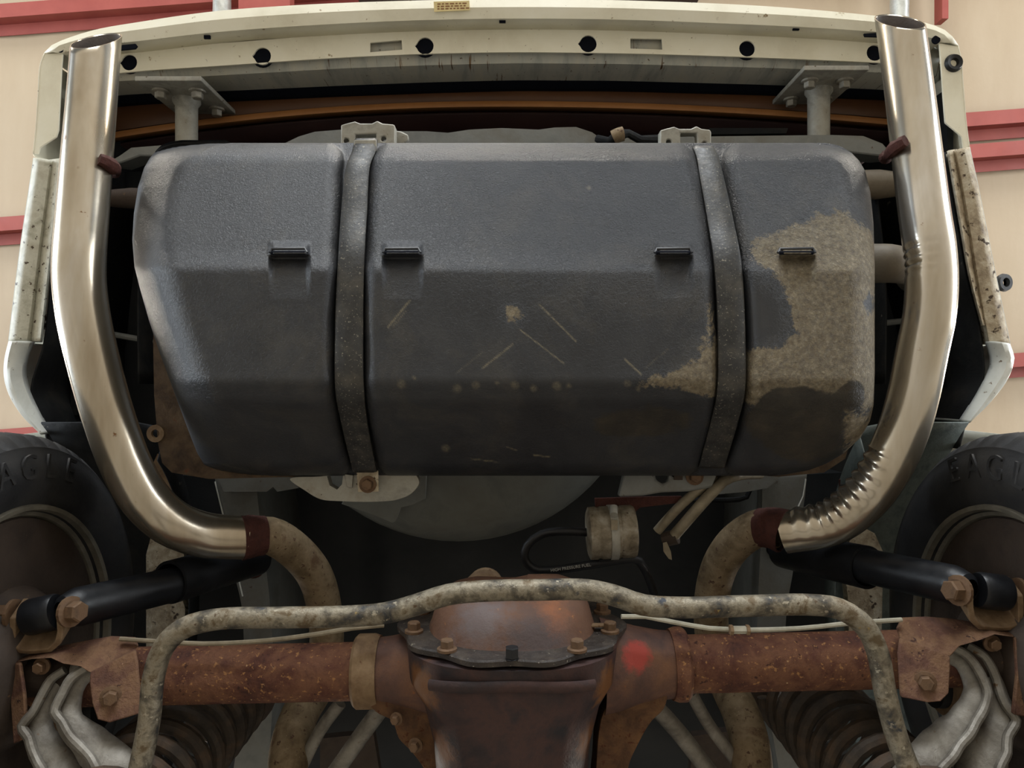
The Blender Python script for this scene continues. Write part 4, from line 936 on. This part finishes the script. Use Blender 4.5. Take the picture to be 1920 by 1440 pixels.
obj('paper_tag', pxpoly([(1243, 1018), (1250, 1016), (1258, 1034), (1260, 1050), (1254, 1048), (1244, 1034)], 1.19, .001), M['line'], f2, label='small tan paper tag')
obj('vent_line', sweep(pxpath([(1290, 938, 1.4), (1400, 932, 1.4), (1408, 915, 1.4), (1470, 910, 1.4)]), .005, 8), M['dark'], car)
def text(name, body, size, loc, xdir, ydir, mat, parent, ext=.0008, lab=None):
    cu = bpy.data.curves.new(name, 'FONT'); cu.body = body; cu.size = size; cu.extrude = ext; cu.align_x = 'CENTER'; cu.align_y = 'CENTER'
    cu.materials.append(mat); cu.resolution_u = 3
    tmp = bpy.data.objects.new(name + '_font', cu); me = bpy.data.meshes.new_from_object(tmp); bpy.data.objects.remove(tmp); bpy.data.curves.remove(cu)
    o = bpy.data.objects.new(name, me); link(o, parent, loc)
    x = Vector(xdir).normalized(); y = Vector(ydir).normalized(); z = x.cross(y)
    o.rotation_euler = Matrix((x, y, z)).transposed().to_euler()
    if lab: o['label'] = lab
    return o
a, b = P(1030, 1068, 1.18), P(1112, 1056, 1.17)
text('hose_lettering', 'HIGH PRESSURE FUEL', .0068, P(1070, 1064.5, 1.176), b - a, (0, 1, 0), M['whiteink'], fh, .0004)

# ------------------------------------------------------------------ wheels
XI = .672
for sgn in (1, -1):
    C0 = Vector((sgn * XI, AX[0], CZ + AX[1])); ax = Vector((sgn, 0, 0))
    wh = empty('wheel', C0, car); wh['label'] = 'black tyre on a dull steel wheel with brown brake drum'
    N = 240
    prof = [(.03, .205), (.012, .216), (.004, .232), (-.004, .25), (-.006, .262), (-.006, .276), (-.002, .29), (.004, .300), (.005, .304), (.012, .312), (.020, .319), (.028, .323), (.060, .3265), (.062, .320), (.068, .320), (.070, .3268), (.108, .328), (.110, .321), (.117, .321), (.119, .3275), (.16, .326), (.19, .322), (.205, .312), (.215, .295), (.22, .27), (.215, .235), (.20, .205)]
    def tread(j, k):
        r = prof[j][1]; h = prof[j][0]
        if .010 < h < .2 and r > .310 and (k % 4 == 0): return -.006
        if r in (.262, .304): return .0008
        return 0
    obj('tyre', lathe(prof, C0, ax, N, rmod=tread), M['rubber'], wh, smooth=30)
    obj('rim', lathe([(.012, .214), (.004, .216), (.002, .222), (.008, .224), (.014, .218), (.02, .208), (.05, .20), (.10, .19), (.14, .185), (.15, .14), (.15, 0)], C0, ax, 72), M['rimlip'], wh)
    obj('brake_drum', lathe([(.030, .207), (.022, .204), (.020, .185), (.020, .15), (.022, .11), (.005, .10), (-.012, .085), (-.02, .06), (-.02, 0)], C0, ax, 64), M['drum'], wh, label='brown brake backing plate')
    for k, ch in enumerate('EAGLE'):
        for base_a in (-.155, math.pi - .155 + .0):
            a = base_a + (k - 1) * .175                      # angle from the rearmost point, downwards
            rad = .276
            p = C0 + Vector((sgn * -.0065, rad * math.cos(a), -rad * math.sin(a)))
            rd = Vector((0, math.cos(a), -math.sin(a))); td = Vector((0, -math.sin(a), -math.cos(a)))
            if sgn > 0: td = -td; 
            text('sidewall_letter', ch if sgn < 0 else 'EAGLE'[4 - k], .050, p, td, rd, M['rubber'], wh, .0016)
